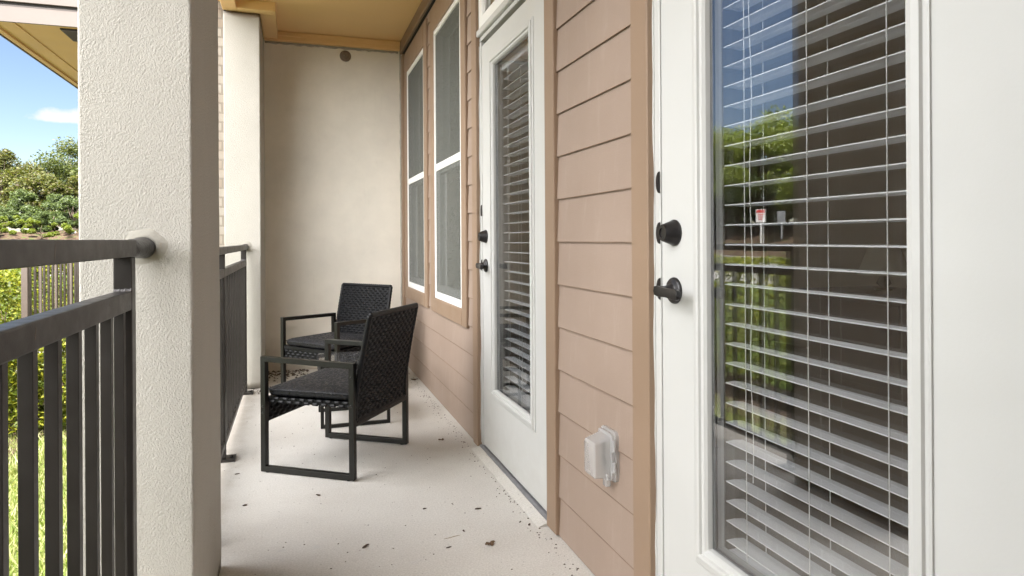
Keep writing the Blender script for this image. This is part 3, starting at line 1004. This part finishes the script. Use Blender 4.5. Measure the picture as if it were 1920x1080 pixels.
tb = thing('side_table', (.325, 4.085, .003), 'low square black wicker table between the two chairs', 'table')
tx0, tx1, ty0, ty1 = .130, .520, 3.885, 4.285
for yy in (ty0, ty1-.020):
    f = MB(); tk = .018
    o = [(tx0,.003),(tx1,.003),(tx1,.355),(tx0,.355)]
    inn = [(tx0+tk,.003+tk),(tx1-tk,.003+tk),(tx1-tk,.355-tk),(tx0+tk,.355-tk)]
    f.loops([[(x,yy,z) for x,z in o],[(x,yy+.020,z) for x,z in o],[(x,yy+.020,z) for x,z in inn],[(x,yy,z) for x,z in inn],[(x,yy,z) for x,z in o]])
    f.build('leg_frame', M['frame'], tb, bevel=.002)
k = MB().box(tx0, tx1, ty0+.0205, ty1-.0205, .270, .352)
def mk(p0, du, nn):
    def P(u, v): return Vector(p0) + Vector(du)*u + Vector((0,0,.08))*v, Vector(nn)
    return P
weave(k, mk((tx0,ty0-.001,.272), (tx1-tx0,0,0), (0,-1,0)), 24, 8, .005, 0, 0, (1,))
weave(k, mk((tx0-.001,ty0,.272), (0,ty1-ty0,0), (-1,0,0)), 24, 8, .005, 0, 0, (1,))
k.build('apron', M['wicker'], tb)
MB().box(tx0-.004, tx1+.004, ty0-.004, ty1+.004, .356, .364).build('table_top', M['wet_top'], tb, bevel=.002)

# ------------------------------------------------------------------ weatherproof outlet cover
oc = thing('outlet_cover', (.895, 1.79, .425), 'clear plastic weatherproof outlet cover on the siding between doors', 'outlet cover')
def rrect(y0, y1, z0, z1, r, x, n=4):
    P_ = []
    for cy, cz, a0 in ((y1-r,z1-r,0),(y0+r,z1-r,90),(y0+r,z0+r,180),(y1-r,z0+r,270)):
        for q in range(n+1):
            a_ = R(a0 + 90*q/n); P_.append((x, cy+r*math.cos(a_), cz+r*math.sin(a_)))
    return P_
yc, z_0, z_1 = 1.79, .352, .502
b = MB().loops([rrect(yc-.052,yc+.050,z_0,z_1,.018,.8955), rrect(yc-.052,yc+.050,z_0,z_1,.018,.886), rrect(yc-.046,yc+.044,z_0+.006,z_1-.006,.014,.884)], cap1=True)
b.build('base_plate', M['plastic'], oc, smooth=True, auto=40)
b = MB().loops([rrect(yc-.047,yc+.045,z_0+.006,z_1-.006,.014,.883), rrect(yc-.047,yc+.045,z_0+.006,z_1-.006,.014,.874), rrect(yc-.040,yc+.038,z_0+.012,z_1-.014,.010,.872), rrect(yc-.037,yc+.036,z_0+.016,z_1-.030,.008,.826), rrect(yc-.030,yc+.030,z_0+.022,z_1-.038,.006,.821)], cap1=True)
b.build('lid', M['plastic'], oc, smooth=True, auto=35)
for z_a, z_b in ((z_0+.035, z_0+.065), (z_1-.055, z_1-.02)):
    MB().lathe((.878, yc-.052, z_a), (0,0,1), [(0,.006),(z_b-z_a,.006)], 12).build('hinge', M['plastic'], oc, smooth=True, auto=40)
b = MB().box(.862, .880, yc-.030, yc-.008, z_0-.014, z_0+.010).box(.858, .866, yc-.046, yc-.028, z_0+.010, z_0+.03)
b.build('latch', M['plastic'], oc, bevel=.003)
b = MB().box(.872, .8835, yc-.030, yc+.028, z_0+.03, z_1-.03)
op = b.build('outlet_plate', M['outlet'], oc, bevel=.003)
for zz in (z_0+.055, z_1-.055):
    MB().lathe((.8722, yc, zz), (-1,0,0), [(0,.015),(.0012,.015),(.0016,.013)], 16).build('socket', M['dark'], op)

# ------------------------------------------------------------------ leaves, twigs and grit on the floor
def fl(px, py):
    u = (px-960)/1239.; th = math.atan(406/1239.)
    d = 1.07*1239./(py-(450-.005*(px-554)))
    return d*(math.sin(th)+u*math.cos(th)), d*(math.cos(th)-u*math.sin(th))
def twig(px, py, ln, r, ang, label, mat='twig', seed=0):
    ln *= .85; r *= .8
    x, y = fl(px, py); rg = random.Random(seed + px)
    pts = []
    for i in range(6):
        s_ = (i/5 - .5)*ln
        pts.append((x + s_*math.cos(ang) + rg.uniform(-1,1)*r*.6, y + s_*math.sin(ang) + rg.uniform(-1,1)*r*.6, r*1.02 + rg.random()*r*.3))
    b = MB(); L = []
    for i, p in enumerate(pts):
        rr = r*(.45 + .75*math.sin(math.pi*(i+.6)/6.2))
        tdir = Vector((math.cos(ang), math.sin(ang), 0)); u = Vector((-tdir.y, tdir.x, 0)); w = Vector((0,0,1))
        L.append([Vector(p) + (u*math.cos(2*math.pi*q/7)*1.15 + w*math.sin(2*math.pi*q/7)*.8)*rr for q in range(7)])
    b.loops(L, cap0=True, cap1=True)
    o = b.build('twig', M[mat], origin=(x, y, 0), smooth=True)
    return tag(o, label, 'twig', 'bits of bark and twig on the concrete floor')
twig(682, 1025, .036, .0038, .75, 'tapered brown bark sliver near the bottom centre of the concrete floor')
twig(838, 1027, .024, .0022, .2, 'thin straight black twig on the floor left of the curled leaf')
twig(893, 955, .028, .0036, .05, 'dark bark piece on the floor nearest the door wall')
twig(793, 955, .018, .0034, .0, 'short dark bark chip on mid floor beside a round speck')
twig(594, 929, .022, .0038, -.6, 'dark bark chip on the floor just in front of the near chair')
twig(456, 948, .022, .0036, .3, 'dark bark chip on the floor close to the pillar')
twig(866, 996, .016, .003, 1.5, 'small upright dark bark stub above the pale straw')
twig(442, 889, .024, .003, .05, 'long dark twig on the floor by the far railing foot')
twig(989, 985, .018, .0036, .9, 'dark chip lying in the dirt at the wall base')
twig(845, 1007, .075, .0012, .22, 'thin pale straw lying across the bottom of the floor', 'twig_pale')
def dry_leaf(px, py, size, ang, label, seed):
    x, y = fl(px, py); rg = random.Random(seed); b = MB()
    n = 14; rim = []
    for i in range(n):
        a_ = 2*math.pi*i/n
        r = size*(.55 + .45*abs(math.cos(a_*1.5)))*rg.uniform(.75, 1.15)
        rim.append((x + r*math.cos(a_+ang), y + .62*r*math.sin(a_+ang), .002 + rg.uniform(.0, .010)))
    vs = [(x, y, .006)] + rim + [(x, y, .004)] + [(p[0], p[1], p[2]-.0015) for p in rim]
    fs = [(0, 1+i, 1+(i+1) % n) for i in range(n)] + [(n+1, n+2+(i+1) % n, n+2+i) for i in range(n)] + [(1+i, n+2+i, n+2+(i+1) % n, 1+(i+1) % n) for i in range(n)]
    o = b.add(vs, fs).build('dry_leaf', M['leaf_dry'], origin=(x, y, 0))
    return tag(o, label, 'leaf', 'dry leaves on the concrete floor')
dry_leaf(916, 1022, .020, .3, 'curled brown dry leaf at the bottom of the floor near the wall', 5)
dry_leaf(825, 826, .019, 1.0, 'small brown dry leaf on the floor right of the near chair', 6)
dry_leaf(775, 712, .035, .2, 'brown dry leaf in the corner where the end wall meets siding', 7)
# countless grit specks
b = MB(); rg = random.Random(21)
def speck(x, y, r, z=0.0):
    n = 6; a0 = rg.random()*6
    e = rg.uniform(.5, 1)
    vs = [(x + r*math.cos(a0+i*1.047)*rg.uniform(.7,1.2), y + r*e*math.sin(a0+i*1.047)*rg.uniform(.7,1.2), .0003) for i in range(n)] + [(x, y, r*.7)]
    b.add(vs, [(i, (i+1) % n, n) for i in range(n)])
for _ in range(900):
    speck(rg.uniform(-.33, .84), rg.uniform(1.2, 5.6), rg.choice((.0009,.0011,.0012,.0016,.002,.0034)) * rg.uniform(.6, 1.2))
for _ in range(420):
    speck(.865 - abs(rg.gauss(0, .03)), rg.uniform(1.2, 5.6), rg.uniform(.0012, .0048))
for _ in range(260):
    speck(rg.uniform(-.33, .1), YF - .02 - abs(rg.gauss(0, .18)), rg.uniform(.003, .016))
for _ in range(120):
    speck(-.20 + rg.gauss(0, .05), 5.02 + rg.gauss(0, .05), rg.uniform(.003, .012))
tag(b.build('floor_debris', M['grit']), 'scattered dark specks of grit and leaf crumbs on the concrete floor', 'debris', kind='stuff')

# ------------------------------------------------------------------ neighbouring brick wing with its overhang and patio railing
wg = thing('brick_building', (-1.1, 8, Z0), 'pale brick neighbouring building whose roof overhang shows left of the pillar', 'building')
MB().box(-1.10, -.482, 5.16, 14, Z0-.1, 4.2).build('wall', M['brick'], wg)
SX, SY, SZ = -2.515, 6.75, 2.97
MB().box(SX, -1.102, SY+.022, 14, SZ, SZ+.03).build('soffit', M['soffit'], wg)
MB().box(SX-.004, SX+.045, SY+.024, 14, SZ-.018, SZ-.0005).box(SX+.20, SX+.215, SY+.024, 14, SZ-.008, SZ-.0005).build('soffit_trim', M['soffit'], wg)
MB().box(SX-.02, -1.102, SY, SY+.021, SZ-.004, SZ+.145).build('fascia', M['fascia'], wg, bevel=.002)
MB().box(SX-.02, -1.102, SY+.006, SY+.1, SZ+.147, SZ+.165).build('drip_gap', M['dark'], wg)
MB().box(SX-.03, -1.102, SY-.02, SY+.02, SZ+.167, SZ+.42).build('upper_fascia', M['fascia'], wg, bevel=.003)
MB().box(SX-.03, SX-.0205, SY+.021, 14, SZ-.02, SZ+.42).build('side_fascia', M['fascia'], wg)
b = MB().box(-1.98, -1.52, 6.83, 7.20, SZ-.012, SZ-.0006)
vt = b.build('soffit_vent', M['dark'], wg)
b = MB()
for i in range(11):
    y = 6.845 + .033*i
    b.box(-1.97, -1.53, y, y+.006, SZ-.020, SZ-.0125)
b.build('louvre', M['fascia'], vt)
MB().add([(SX-.06,SY-.06,SZ+.43),(0,SY-.06,SZ+.43),(0,14,SZ+.43),(SX-.06,14,SZ+.43),(SX+1.3,SY+1.6,SZ+1.1),(0,SY+1.6,SZ+1.1),(0,14,SZ+1.1),(SX+1.3,14,SZ+1.1)],
         [(0,3,2,1),(4,5,6,7),(0,1,5,4),(1,2,6,5),(2,3,7,6),(3,0,4,7)]).build('roof', M['roofing'], wg)
MB().box(-2.50, -1.102, 7.34, 12, -.25, 0).build('patio_slab', M['kerb'], wg)

shade_wing = thing('brick_building', (-1.2, -4, Z0), 'unseen brick wing added behind the camera to shade the near pillar', 'building')
MB().box(-2.5, 3.0, -9, -1.75, Z0-.1, 3.6).build('wall', M['brick'], shade_wing)  # added wing, keeps the south west cloud light off the near pillar
MB().box(-2.9, 3.2, -9.3, -1.45, 3.601, 3.8).build('roof', M['roofing'], shade_wing)

nr = thing('patio_railing', (-2.44, 7.4, 0), 'taupe patio railing of the neighbouring building in front of the hedge', 'railing')
RX, RY = -2.44, 7.40
def nbar(*a, name='rail'): return MB().box(*a).build(name, M['rail_far'], nr, bevel=.002)
nbar(RX, -1.105, RY-.018, RY+.018, 1.03, 1.066, name='top_rail')
nbar(RX, -1.105, RY-.014, RY+.014, .925, .955, name='mid_rail')
nbar(RX, -1.105, RY-.014, RY+.014, .05, .08, name='bottom_rail')
nbar(RX-.018, RX+.018, RY+.03, 11.0, 1.03, 1.066, name='top_rail')
nbar(RX-.014, RX+.014, RY+.03, 11.0, .925, .955, name='mid_rail')
nbar(RX-.014, RX+.014, RY+.03, 11.0, .05, .08, name='bottom_rail')
for px_, py_ in ((RX, RY), (RX, 9.0), (RX, 11.0), (-1.14, RY)):
    nbar(px_-.026, px_+.026, py_-.026, py_+.026, .001, 1.075, name='post')
for i in range(1, 9):
    x = RX + .125*i
    nbar(x-.0095, x+.0095, RY-.0095, RY+.0095, .078, .928, name='baluster')
for i in range(1, 31):
    y = RY + .125*i
    if abs(y-9.0) > .04: nbar(RX-.0095, RX+.0095, y-.0095, y+.0095, .078, .928, name='baluster')

# ------------------------------------------------------------------ hedge
hd = thing('hedge', (-2.98, 5, Z0), 'clipped yellow green hedge along the lawn edge', 'hedge')
def hedge_pts(n):
    y = rng.uniform(-2.0, 11.5, n); z = rng.uniform(0, 1, n)
    top = 1.44 + .07*np.sin(y*2.1) + .05*np.sin(y*5.3+1)
    half = .36 + .07*np.sin(y*3.1+2) + .05*np.sin(y*7.7) - .10*(z < .15)
    # shell biased
    u = rng.uniform(-1, 1, n); u = np.sign(u)*np.abs(u)**.45
    zz = np.where(rng.uniform(size=n) < .3, 1 - np.abs(rng.normal(0, .04, n)), z)
    x = -2.98 + u*half*np.sqrt(np.clip(1.05 - zz**6*.6, .2, 1))
    zc = .10 + zz*(top-.10)
    lump = .06*np.sin(y*9 + zz*11) * np.sign(u)
    # gaps
    g = np.sin(y*6.1 + zz*7) * np.sin(y*2.7 - zz*9.3)
    ok = ~((g > .62) & (np.abs(u) > .5) & (rng.uniform(size=n) < .75))
    return np.stack([x + lump, y, Z0 + zc], 1)[ok]
hv = leaves(rng, hedge_pts(78000), .046, .55, .6)
np_mesh('foliage', hv, 4, M['leaf_hedge'], hd, hd.location)
b = MB(); rg = random.Random(5)
for i in range(70):
    y = -1.9 + i*.19 + rg.uniform(-.05, .05); x = -2.98 + rg.uniform(-.1, .1)
    b.tube([(x,y,Z0-.02),(x+rg.uniform(-.06,.06),y+rg.uniform(-.06,.06),Z0+.5),(x+rg.uniform(-.16,.16),y+rg.uniform(-.15,.15),Z0+1.2)], .012, 6, .004)
b.build('stems', M['bark_tree'], hd)
h2 = thing('hedge', (-1.75, 7.0, Z0), 'low yellow green hedge planted in front of the neighbouring patio railing', 'hedge')
n = 22000
x = rng.uniform(-2.75, -1.15, n); z = rng.uniform(0, 1, n); u = rng.uniform(-1, 1, n); u = np.sign(u)*np.abs(u)**.45
z = np.where(rng.uniform(size=n) < .3, 1 - np.abs(rng.normal(0, .05, n)), z)
topz = .80 + .07*np.sin(x*5) + .06*np.sin(x*11+1)
y = 6.98 + u*(.26 + .06*np.sin(x*7+z*5))*np.sqrt(np.clip(1.05 - z**6*.6, .2, 1))
g = np.sin(x*9 + z*8)*np.sin(x*4.3 - z*10)
ok = ~((g > .55) & (rng.uniform(size=n) < .75))
np_mesh('foliage', leaves(rng, np.stack([x, y, Z0 + .08 + z*topz], 1)[ok], .046, .55, .6), 4, M['leaf_hedge'], h2, h2.location)
b = MB()
for i in range(9):
    x_ = -2.65 + .18*i
    b.tube([(x_,6.98,Z0-.02),(x_+.04,6.95,Z0+.3),(x_-.05,7.0,Z0+.7)], .010, 6, .004)
b.build('stems', M['bark_tree'], h2)

# ------------------------------------------------------------------ trees and shrubs
def tree(name, label, cat, x, y, height, rad, mat, n, leaf, seed, low=.12, group=None, aspect=.5, droop=0., trunk_r=.14, nb=38):
    r = np.random.default_rng(seed); z0 = terrain(x, y) - .03
    t = thing(name, (x, y, z0), label, cat, group)
    # clump centres over an uneven crown
    cc = []
    while len(cc) < nb:
        p = r.uniform(-1, 1, 3); l_ = np.linalg.norm(p)
        if l_ > 1 or l_ < .35: continue
        cc.append(p)
    cc = np.array(cc)
    h0 = height*low; hc = (height + h0)/2; hh = (height - h0)/2
    cen = np.stack([x + cc[:,0]*rad*.82*r.uniform(.8,1.15,nb), y + cc[:,1]*rad*.82, z0 + hc + cc[:,2]*hh*.86*r.uniform(.8,1.1,nb)], 1)
    cr = r.uniform(.20, .46, nb)*min(rad, hh)*.85
    idx = r.integers(0, nb, n)
    d = r.normal(size=(n,3)); d /= np.linalg.norm(d, axis=1)[:,None]
    d[:,2] = np.where(d[:,2] < 0, d[:,2]*.55, d[:,2]*.8)
    rr = (r.uniform(0, 1, n)**.45)[:,None]
    pos = cen[idx] + d*rr*cr[idx][:,None]
    np_mesh('crown', leaves(r, pos, leaf, aspect, .5, droop), 4, mat, t, t.location)
    b = MB(); rg = random.Random(seed)
    tx, ty = x + rg.uniform(-.1,.1), y + rg.uniform(-.1,.1)
    top = z0 + height*.62
    b.tube([(x,y,z0-.1),(x*.5+tx*.5+.05,y,z0+height*.2),(tx,ty,z0+height*.42),(tx+.05,ty,top)], trunk_r, 9, trunk_r*.35)
    for i in range(min(nb, 18)):
        s_ = rg.uniform(.15, .6); p0 = Vector((x,y,z0)).lerp(Vector((tx,ty,top)), s_)
        p1 = Vector(cen[i].tolist()); m_ = p0.lerp(p1, .5) + Vector((0,0,-.08*height*.2))
        b.tube([p0, m_, p1], trunk_r*.38, 6, .012)
    b.build('trunk', M['bark_tree'], t, smooth=True)
    return t
TG = 'trees on the bank across the road'
ahead = [
 (-17.5, 49, 5.9, 3.0, 'leaf_juniper', 'olive juniper tree on the bank at the left edge of the photo'),
 (-15.2, 46, 4.2, 2.4, 'leaf_juniper', 'dense olive juniper below the tallest oak crown'),
 (-14.4, 53, 6.9, 3.3, 'leaf_oak', 'tallest rounded oak rising above the junipers ahead'),
 (-11.4, 51, 5.0, 3.0, 'leaf_oak', 'rounded green oak just left of the near pillar'),
 (-12.2, 45.5, 3.8, 2.2, 'leaf_juniper', 'low spreading juniper with dark gaps by the pillar'),
 (-20.5, 53, 6.2, 3.2, 'leaf_oak', 'oak half out of frame behind the left junipers'),
 (-8.2, 50, 5.4, 2.8, 'leaf_oak', 'green oak hidden mostly behind the near pillar'),
]
for i, (x, y, hgt, rd, mt, lab) in enumerate(ahead):
    tree('oak_tree' if 'oak' in mt else 'juniper_tree', lab, 'tree', x, y, hgt, rd, M[mt], 17000, .19, 40+i, group=TG, low=-.05)
shr = [(-15.6, 42.2, 2.0, 1.3, 'pale green shrub at the foot of the left junipers'),
       (-13.2, 41.0, 1.7, 1.2, 'round grey green shrub on the bank above the sign posts'),
       (-11.2, 40.6, 2.1, 1.3, 'leafy green shrub beside the near pillar on the bank'),
       (-14.4, 43.2, 2.6, 1.3, 'taller dark green shrub behind the round one')]
shr += [(-16.6, 41.5, 2.4, 1.5, 'dark green shrub at the left edge below the junipers'),
       (-9.4, 41.5, 2.6, 1.5, 'dark green shrub mostly hidden behind the near pillar'),
       (-12.2, 42.6, 2.3, 1.3, 'mid green shrub between the round one and the pillar')]
shr += [(-15.4, 39.2, 1.3, 1.2, 'low dark shrub on the bank at the far left by the kerb'),
       (-13.9, 38.9, 1.2, 1.1, 'low pale shrub directly behind the white marker post'),
       (-12.9, 39.6, 1.2, 1.1, 'low shrub between the marker post and the leaning post'),
       (-11.6, 39.0, 1.3, 1.1, 'low shrub just left of the leaning post'),
       (-10.2, 39.4, 1.4, 1.2, 'low shrub behind the leaning post by the pillar'),
       (-13.6, 21.2, 1.9, 1.5, 'leafy shrub under the reflected trees behind the red headed sign'),
       (-15.0, 18.6, 2.0, 1.5, 'leafy shrub under the reflected trees right of the sign'),
       (-14.3, 23.6, 2.0, 1.6, 'leafy shrub under the reflected trees left of the sign'),
       (-14.2, 19.7, 2.2, 1.4, 'leafy shrub exactly behind the red headed sign'),
       (-15.8, 21.9, 2.8, 1.7, 'dense shrub second row behind the red headed sign'),
       (-16.6, 19.6, 2.9, 1.8, 'taller shrub deep under the reflected trees'),
       (-17.0, 17.0, 2.3, 1.8, 'taller shrub under the trees opposite the doors')]
for i, (x, y, hgt, rd, lab) in enumerate(shr):
    tree('shrub', lab, 'shrub', x, y, hgt, rd, M['leaf_shrub'], 6000, .15, 170+i, low=-.1, group='shrubs at the foot of the trees', trunk_r=.05, nb=16)
WL = ['bright yellow green weeds on the bank left of the white post', 'bright weeds on the bank between the two posts',
      'weeds at the far left of the bank by the kerb', 'weeds just right of the leaning post on the bank', 'low weeds higher on the bank below the round shrub']
for i, (x, y) in enumerate(((-13.6, 37.0), (-11.5, 36.8), (-14.6, 37.6), (-9.9, 37.2), (-12.3, 39.0))):
    tree('grass_clump', WL[i], 'plant', x, y, 1.1, 1.5, M['leaf_bright'], 5000, .13, 80+i, low=.0, group='weeds on the bank', trunk_r=.02, nb=12)
side = [(-14.6, 20.6, 4.3, 2.2), (-14.8, 17.2, 4.2, 2.1), (-16.6, 24.4, 4.7, 2.6), (-17.6, 21.5, 4.9, 2.6), (-16.8, 14.2, 5.8, 2.5), (-17.5, 28.6, 6.2, 2.8), (-18.5, 33.5, 6.2, 2.9), (-16.5, 10.0, 5.6, 2.6), (-16.8, 5.0, 5.8, 2.7)]
lab = ['bright narrow leaved tree reflected in the middle of the near glass', 'bright narrow leaved tree reflected at the right of the sky patch', 'light green tree reflected at the left edge of the near glass',
       'taller light green tree behind the reflected ones', 'light green tree on the bank opposite the doors', 'light green tree on the bank left of the reflected group', 'light green tree on the bank towards the junipers', 'light green tree on the bank behind the near railing', 'light green tree farthest back along the road']
for i, (x, y, hgt, rd) in enumerate(side):
    tree('leafy_tree', lab[i], 'tree', x, y, hgt, rd, M['leaf_bright'], 15000, .19, 100+i, group=TG, low=-.04, aspect=.28, droop=.5, nb=34)

# ------------------------------------------------------------------ sign posts
def sign(x, y, ztop, label, w, hh, facing, lean=0, red=True):
    z = terrain(x, y)
    t = thing('road_sign', (x, y, z), label, 'sign', 'signs on the bank across the road')
    t.rotation_euler = (0, lean, facing)
    H = ztop - z
    MB().box(-.02, .02, -.02, .02, -.1, H).build('post', M['sign_white'], t, origin=(0,0,0), bevel=.003)
    MB().box(-w/2, w/2, -.028, -.0215, H-hh, H).build('panel', M['sign_white'], t, origin=(0,0,0), bevel=.002)
    if red:
        b = MB().box(-w/2+.02, w/2-.02, -.031, -.0285, H-.26*hh, H-.04*hh)
        for q in range(3):
            b.box(-w/2+.05+.02*q, w/2-.05-.01*q, -.031, -.0285, H-(.45+.17*q)*hh, H-(.37+.17*q)*hh)
        b.build('red_marking', M['sign_red'], t, origin=(0,0,0))
    return t
sign(-12.55, 17.9, 1.98, 'white sign with red heading seen mirrored in the near glass', .30, .42, R(55))
sign(-13.2, 17.7, 1.92, 'second sign standing beside the red headed one in the mirror view', .28, .36, R(70), 0, False)
sign(-12.55, 38.2, 1.72, 'narrow white marker post ahead, left of the pair', .30, .75, R(62), 0, False)
sign(-10.35, 37.5, 1.55, 'leaning pinkish white post ahead, beside the pillar', .22, .5, R(40), -.12, False)

# ------------------------------------------------------------------ light, sky, camera
SUN_EL, SUN_AZ = R(64), (-.04, -1.0)
sd_ = Vector((SUN_AZ[0], SUN_AZ[1], 0)).normalized()*math.cos(SUN_EL) + Vector((0,0,math.sin(SUN_EL)))
l = bpy.data.lights.new('sun', 'SUN'); l.energy = 5.0; l.angle = R(.5); l.color = (1, .95, .87)
lo = bpy.data.objects.new('sun', l); COL.objects.link(lo)
lo.rotation_euler = sd_.to_track_quat('Z', 'Y').to_euler()
CL0, CL1, WB_, SB_ = .88, 1.12, 30., 42.
w = bpy.data.worlds.new('World'); S.world = w; w.use_nodes = True
nt = w.node_tree; nt.nodes.clear(); k = NT(nt)
out = nt.nodes.new('ShaderNodeOutputWorld')
sky = k.n('TexSky', sky_type='NISHITA', sun_disc=False)
sky.sun_elevation = SUN_EL
sky.sun_rotation = math.atan2(SUN_AZ[0], SUN_AZ[1])
sky.air_density = 1.0; sky.dust_density = .3; sky.ozone_density = 2.0
co = k.coord('Generated')
sx = k.n('SeparateXYZ'); k.l(co, sx.inputs[0])
yy = k.math('MAXIMUM', sx.outputs[1], .05)
ca = k.math('DIVIDE', sx.outputs[0], yy); cz = k.math('DIVIDE', sx.outputs[2], yy)
nz = k.noise(co, 42, 6, .65)
nz2 = k.noise(co, 7, 5, .6)
# one small flat based cumulus
ea = k.math('POWER', k.math('DIVIDE', k.math('ADD', ca, .284), .046), 2.)
dz = k.math('SUBTRACT', cz, .160)
ez = k.math('POWER', k.math('DIVIDE', dz, k.math('MULTIPLY_ADD', k.math('GREATER_THAN', dz, 0.), .010, .006)), 2.)
e = k.math('ADD', ea, ez)
c1 = k.ramp(k.math('SUBTRACT', k.math('MULTIPLY', nz, 2.0), e), [(.0, 0.), (.95, 1.)])
# bright cloud banks added out of view, south west and west, to light the balcony
def facing(vec):
    d_ = k.n('VectorMath', operation='DOT_PRODUCT')
    k.l(co, d_.inputs[0]); d_.inputs[1].default_value = Vector(vec).normalized()
    return d_.outputs['Value']
c2_ = k.ramp(k.math('MULTIPLY_ADD', nz2, .5, facing((-.50, -.75, .42))), [(CL0, 0.), (CL1, 1.)])
c4_ = k.ramp(k.math('MULTIPLY_ADD', nz2, .35, facing((-.95, -.24, .42))), [(.74, 0.), (.94, 1.)])
c3_ = k.ramp(nz2, [(.56, 0.), (.80, .30)])
lowf = k.ramp(sx.outputs[2], [(.0, .8), (.22, .3), (.6, .5)])
thin = k.math('MULTIPLY', c3_, lowf)
clear = k.mix(1., sky.outputs[0], (.84, .80, .81), 'MULTIPLY')
colr = k.mix(thin, clear, (4.6, 4.8, 5.2))
colr = k.mix(c1, colr, (4.6, 4.5, 4.7))
colr = k.mix(c4_, colr, (WB_*.99, WB_, WB_*1.03))
colr = k.mix(c2_, colr, (SB_, SB_*.99, SB_*.98))
bg = k.n('Background'); k.l(colr, bg.inputs[0]); bg.inputs[1].default_value = .05
k.l(bg.outputs[0], out.inputs['Surface'])

cam = bpy.data.cameras.new('camera'); co_ = bpy.data.objects.new('camera', cam); COL.objects.link(co_)
cam.sensor_width = 36; cam.lens = 36*1239/1920; cam.shift_y = -(540-448)/1920
cam.clip_start = .05; cam.clip_end = 1000
th = math.atan(406/1239)
F = Vector((math.sin(th), math.cos(th), 0)); Rt = Vector((math.cos(th), -math.sin(th), 0)); U = Vector((0,0,1))
roll = .006
R2 = Rt*math.cos(roll) - U*math.sin(roll); U2 = U*math.cos(roll) + Rt*math.sin(roll)
mt = Matrix((R2, U2, -F)).transposed().to_4x4(); mt.translation = (0, 0, 1.07)
co_.matrix_world = mt
S.camera = co_

S.render.engine = 'CYCLES'
S.cycles.use_denoising = True
S.cycles.max_bounces = 12; S.cycles.diffuse_bounces = 8; S.cycles.transparent_max_bounces = 24; S.cycles.glossy_bounces = 5
S.cycles.sample_clamp_indirect = 12
S.cycles.caustics_reflective = False; S.cycles.caustics_refractive = False
S.cycles.denoising_prefilter = 'ACCURATE'; S.cycles.denoising_input_passes = 'RGB_ALBEDO_NORMAL'
S.view_settings.view_transform = 'Standard'; S.view_settings.look = 'None'
S.view_settings.exposure = 2.28; S.view_settings.gamma = 1
S.view_settings.use_curve_mapping = False
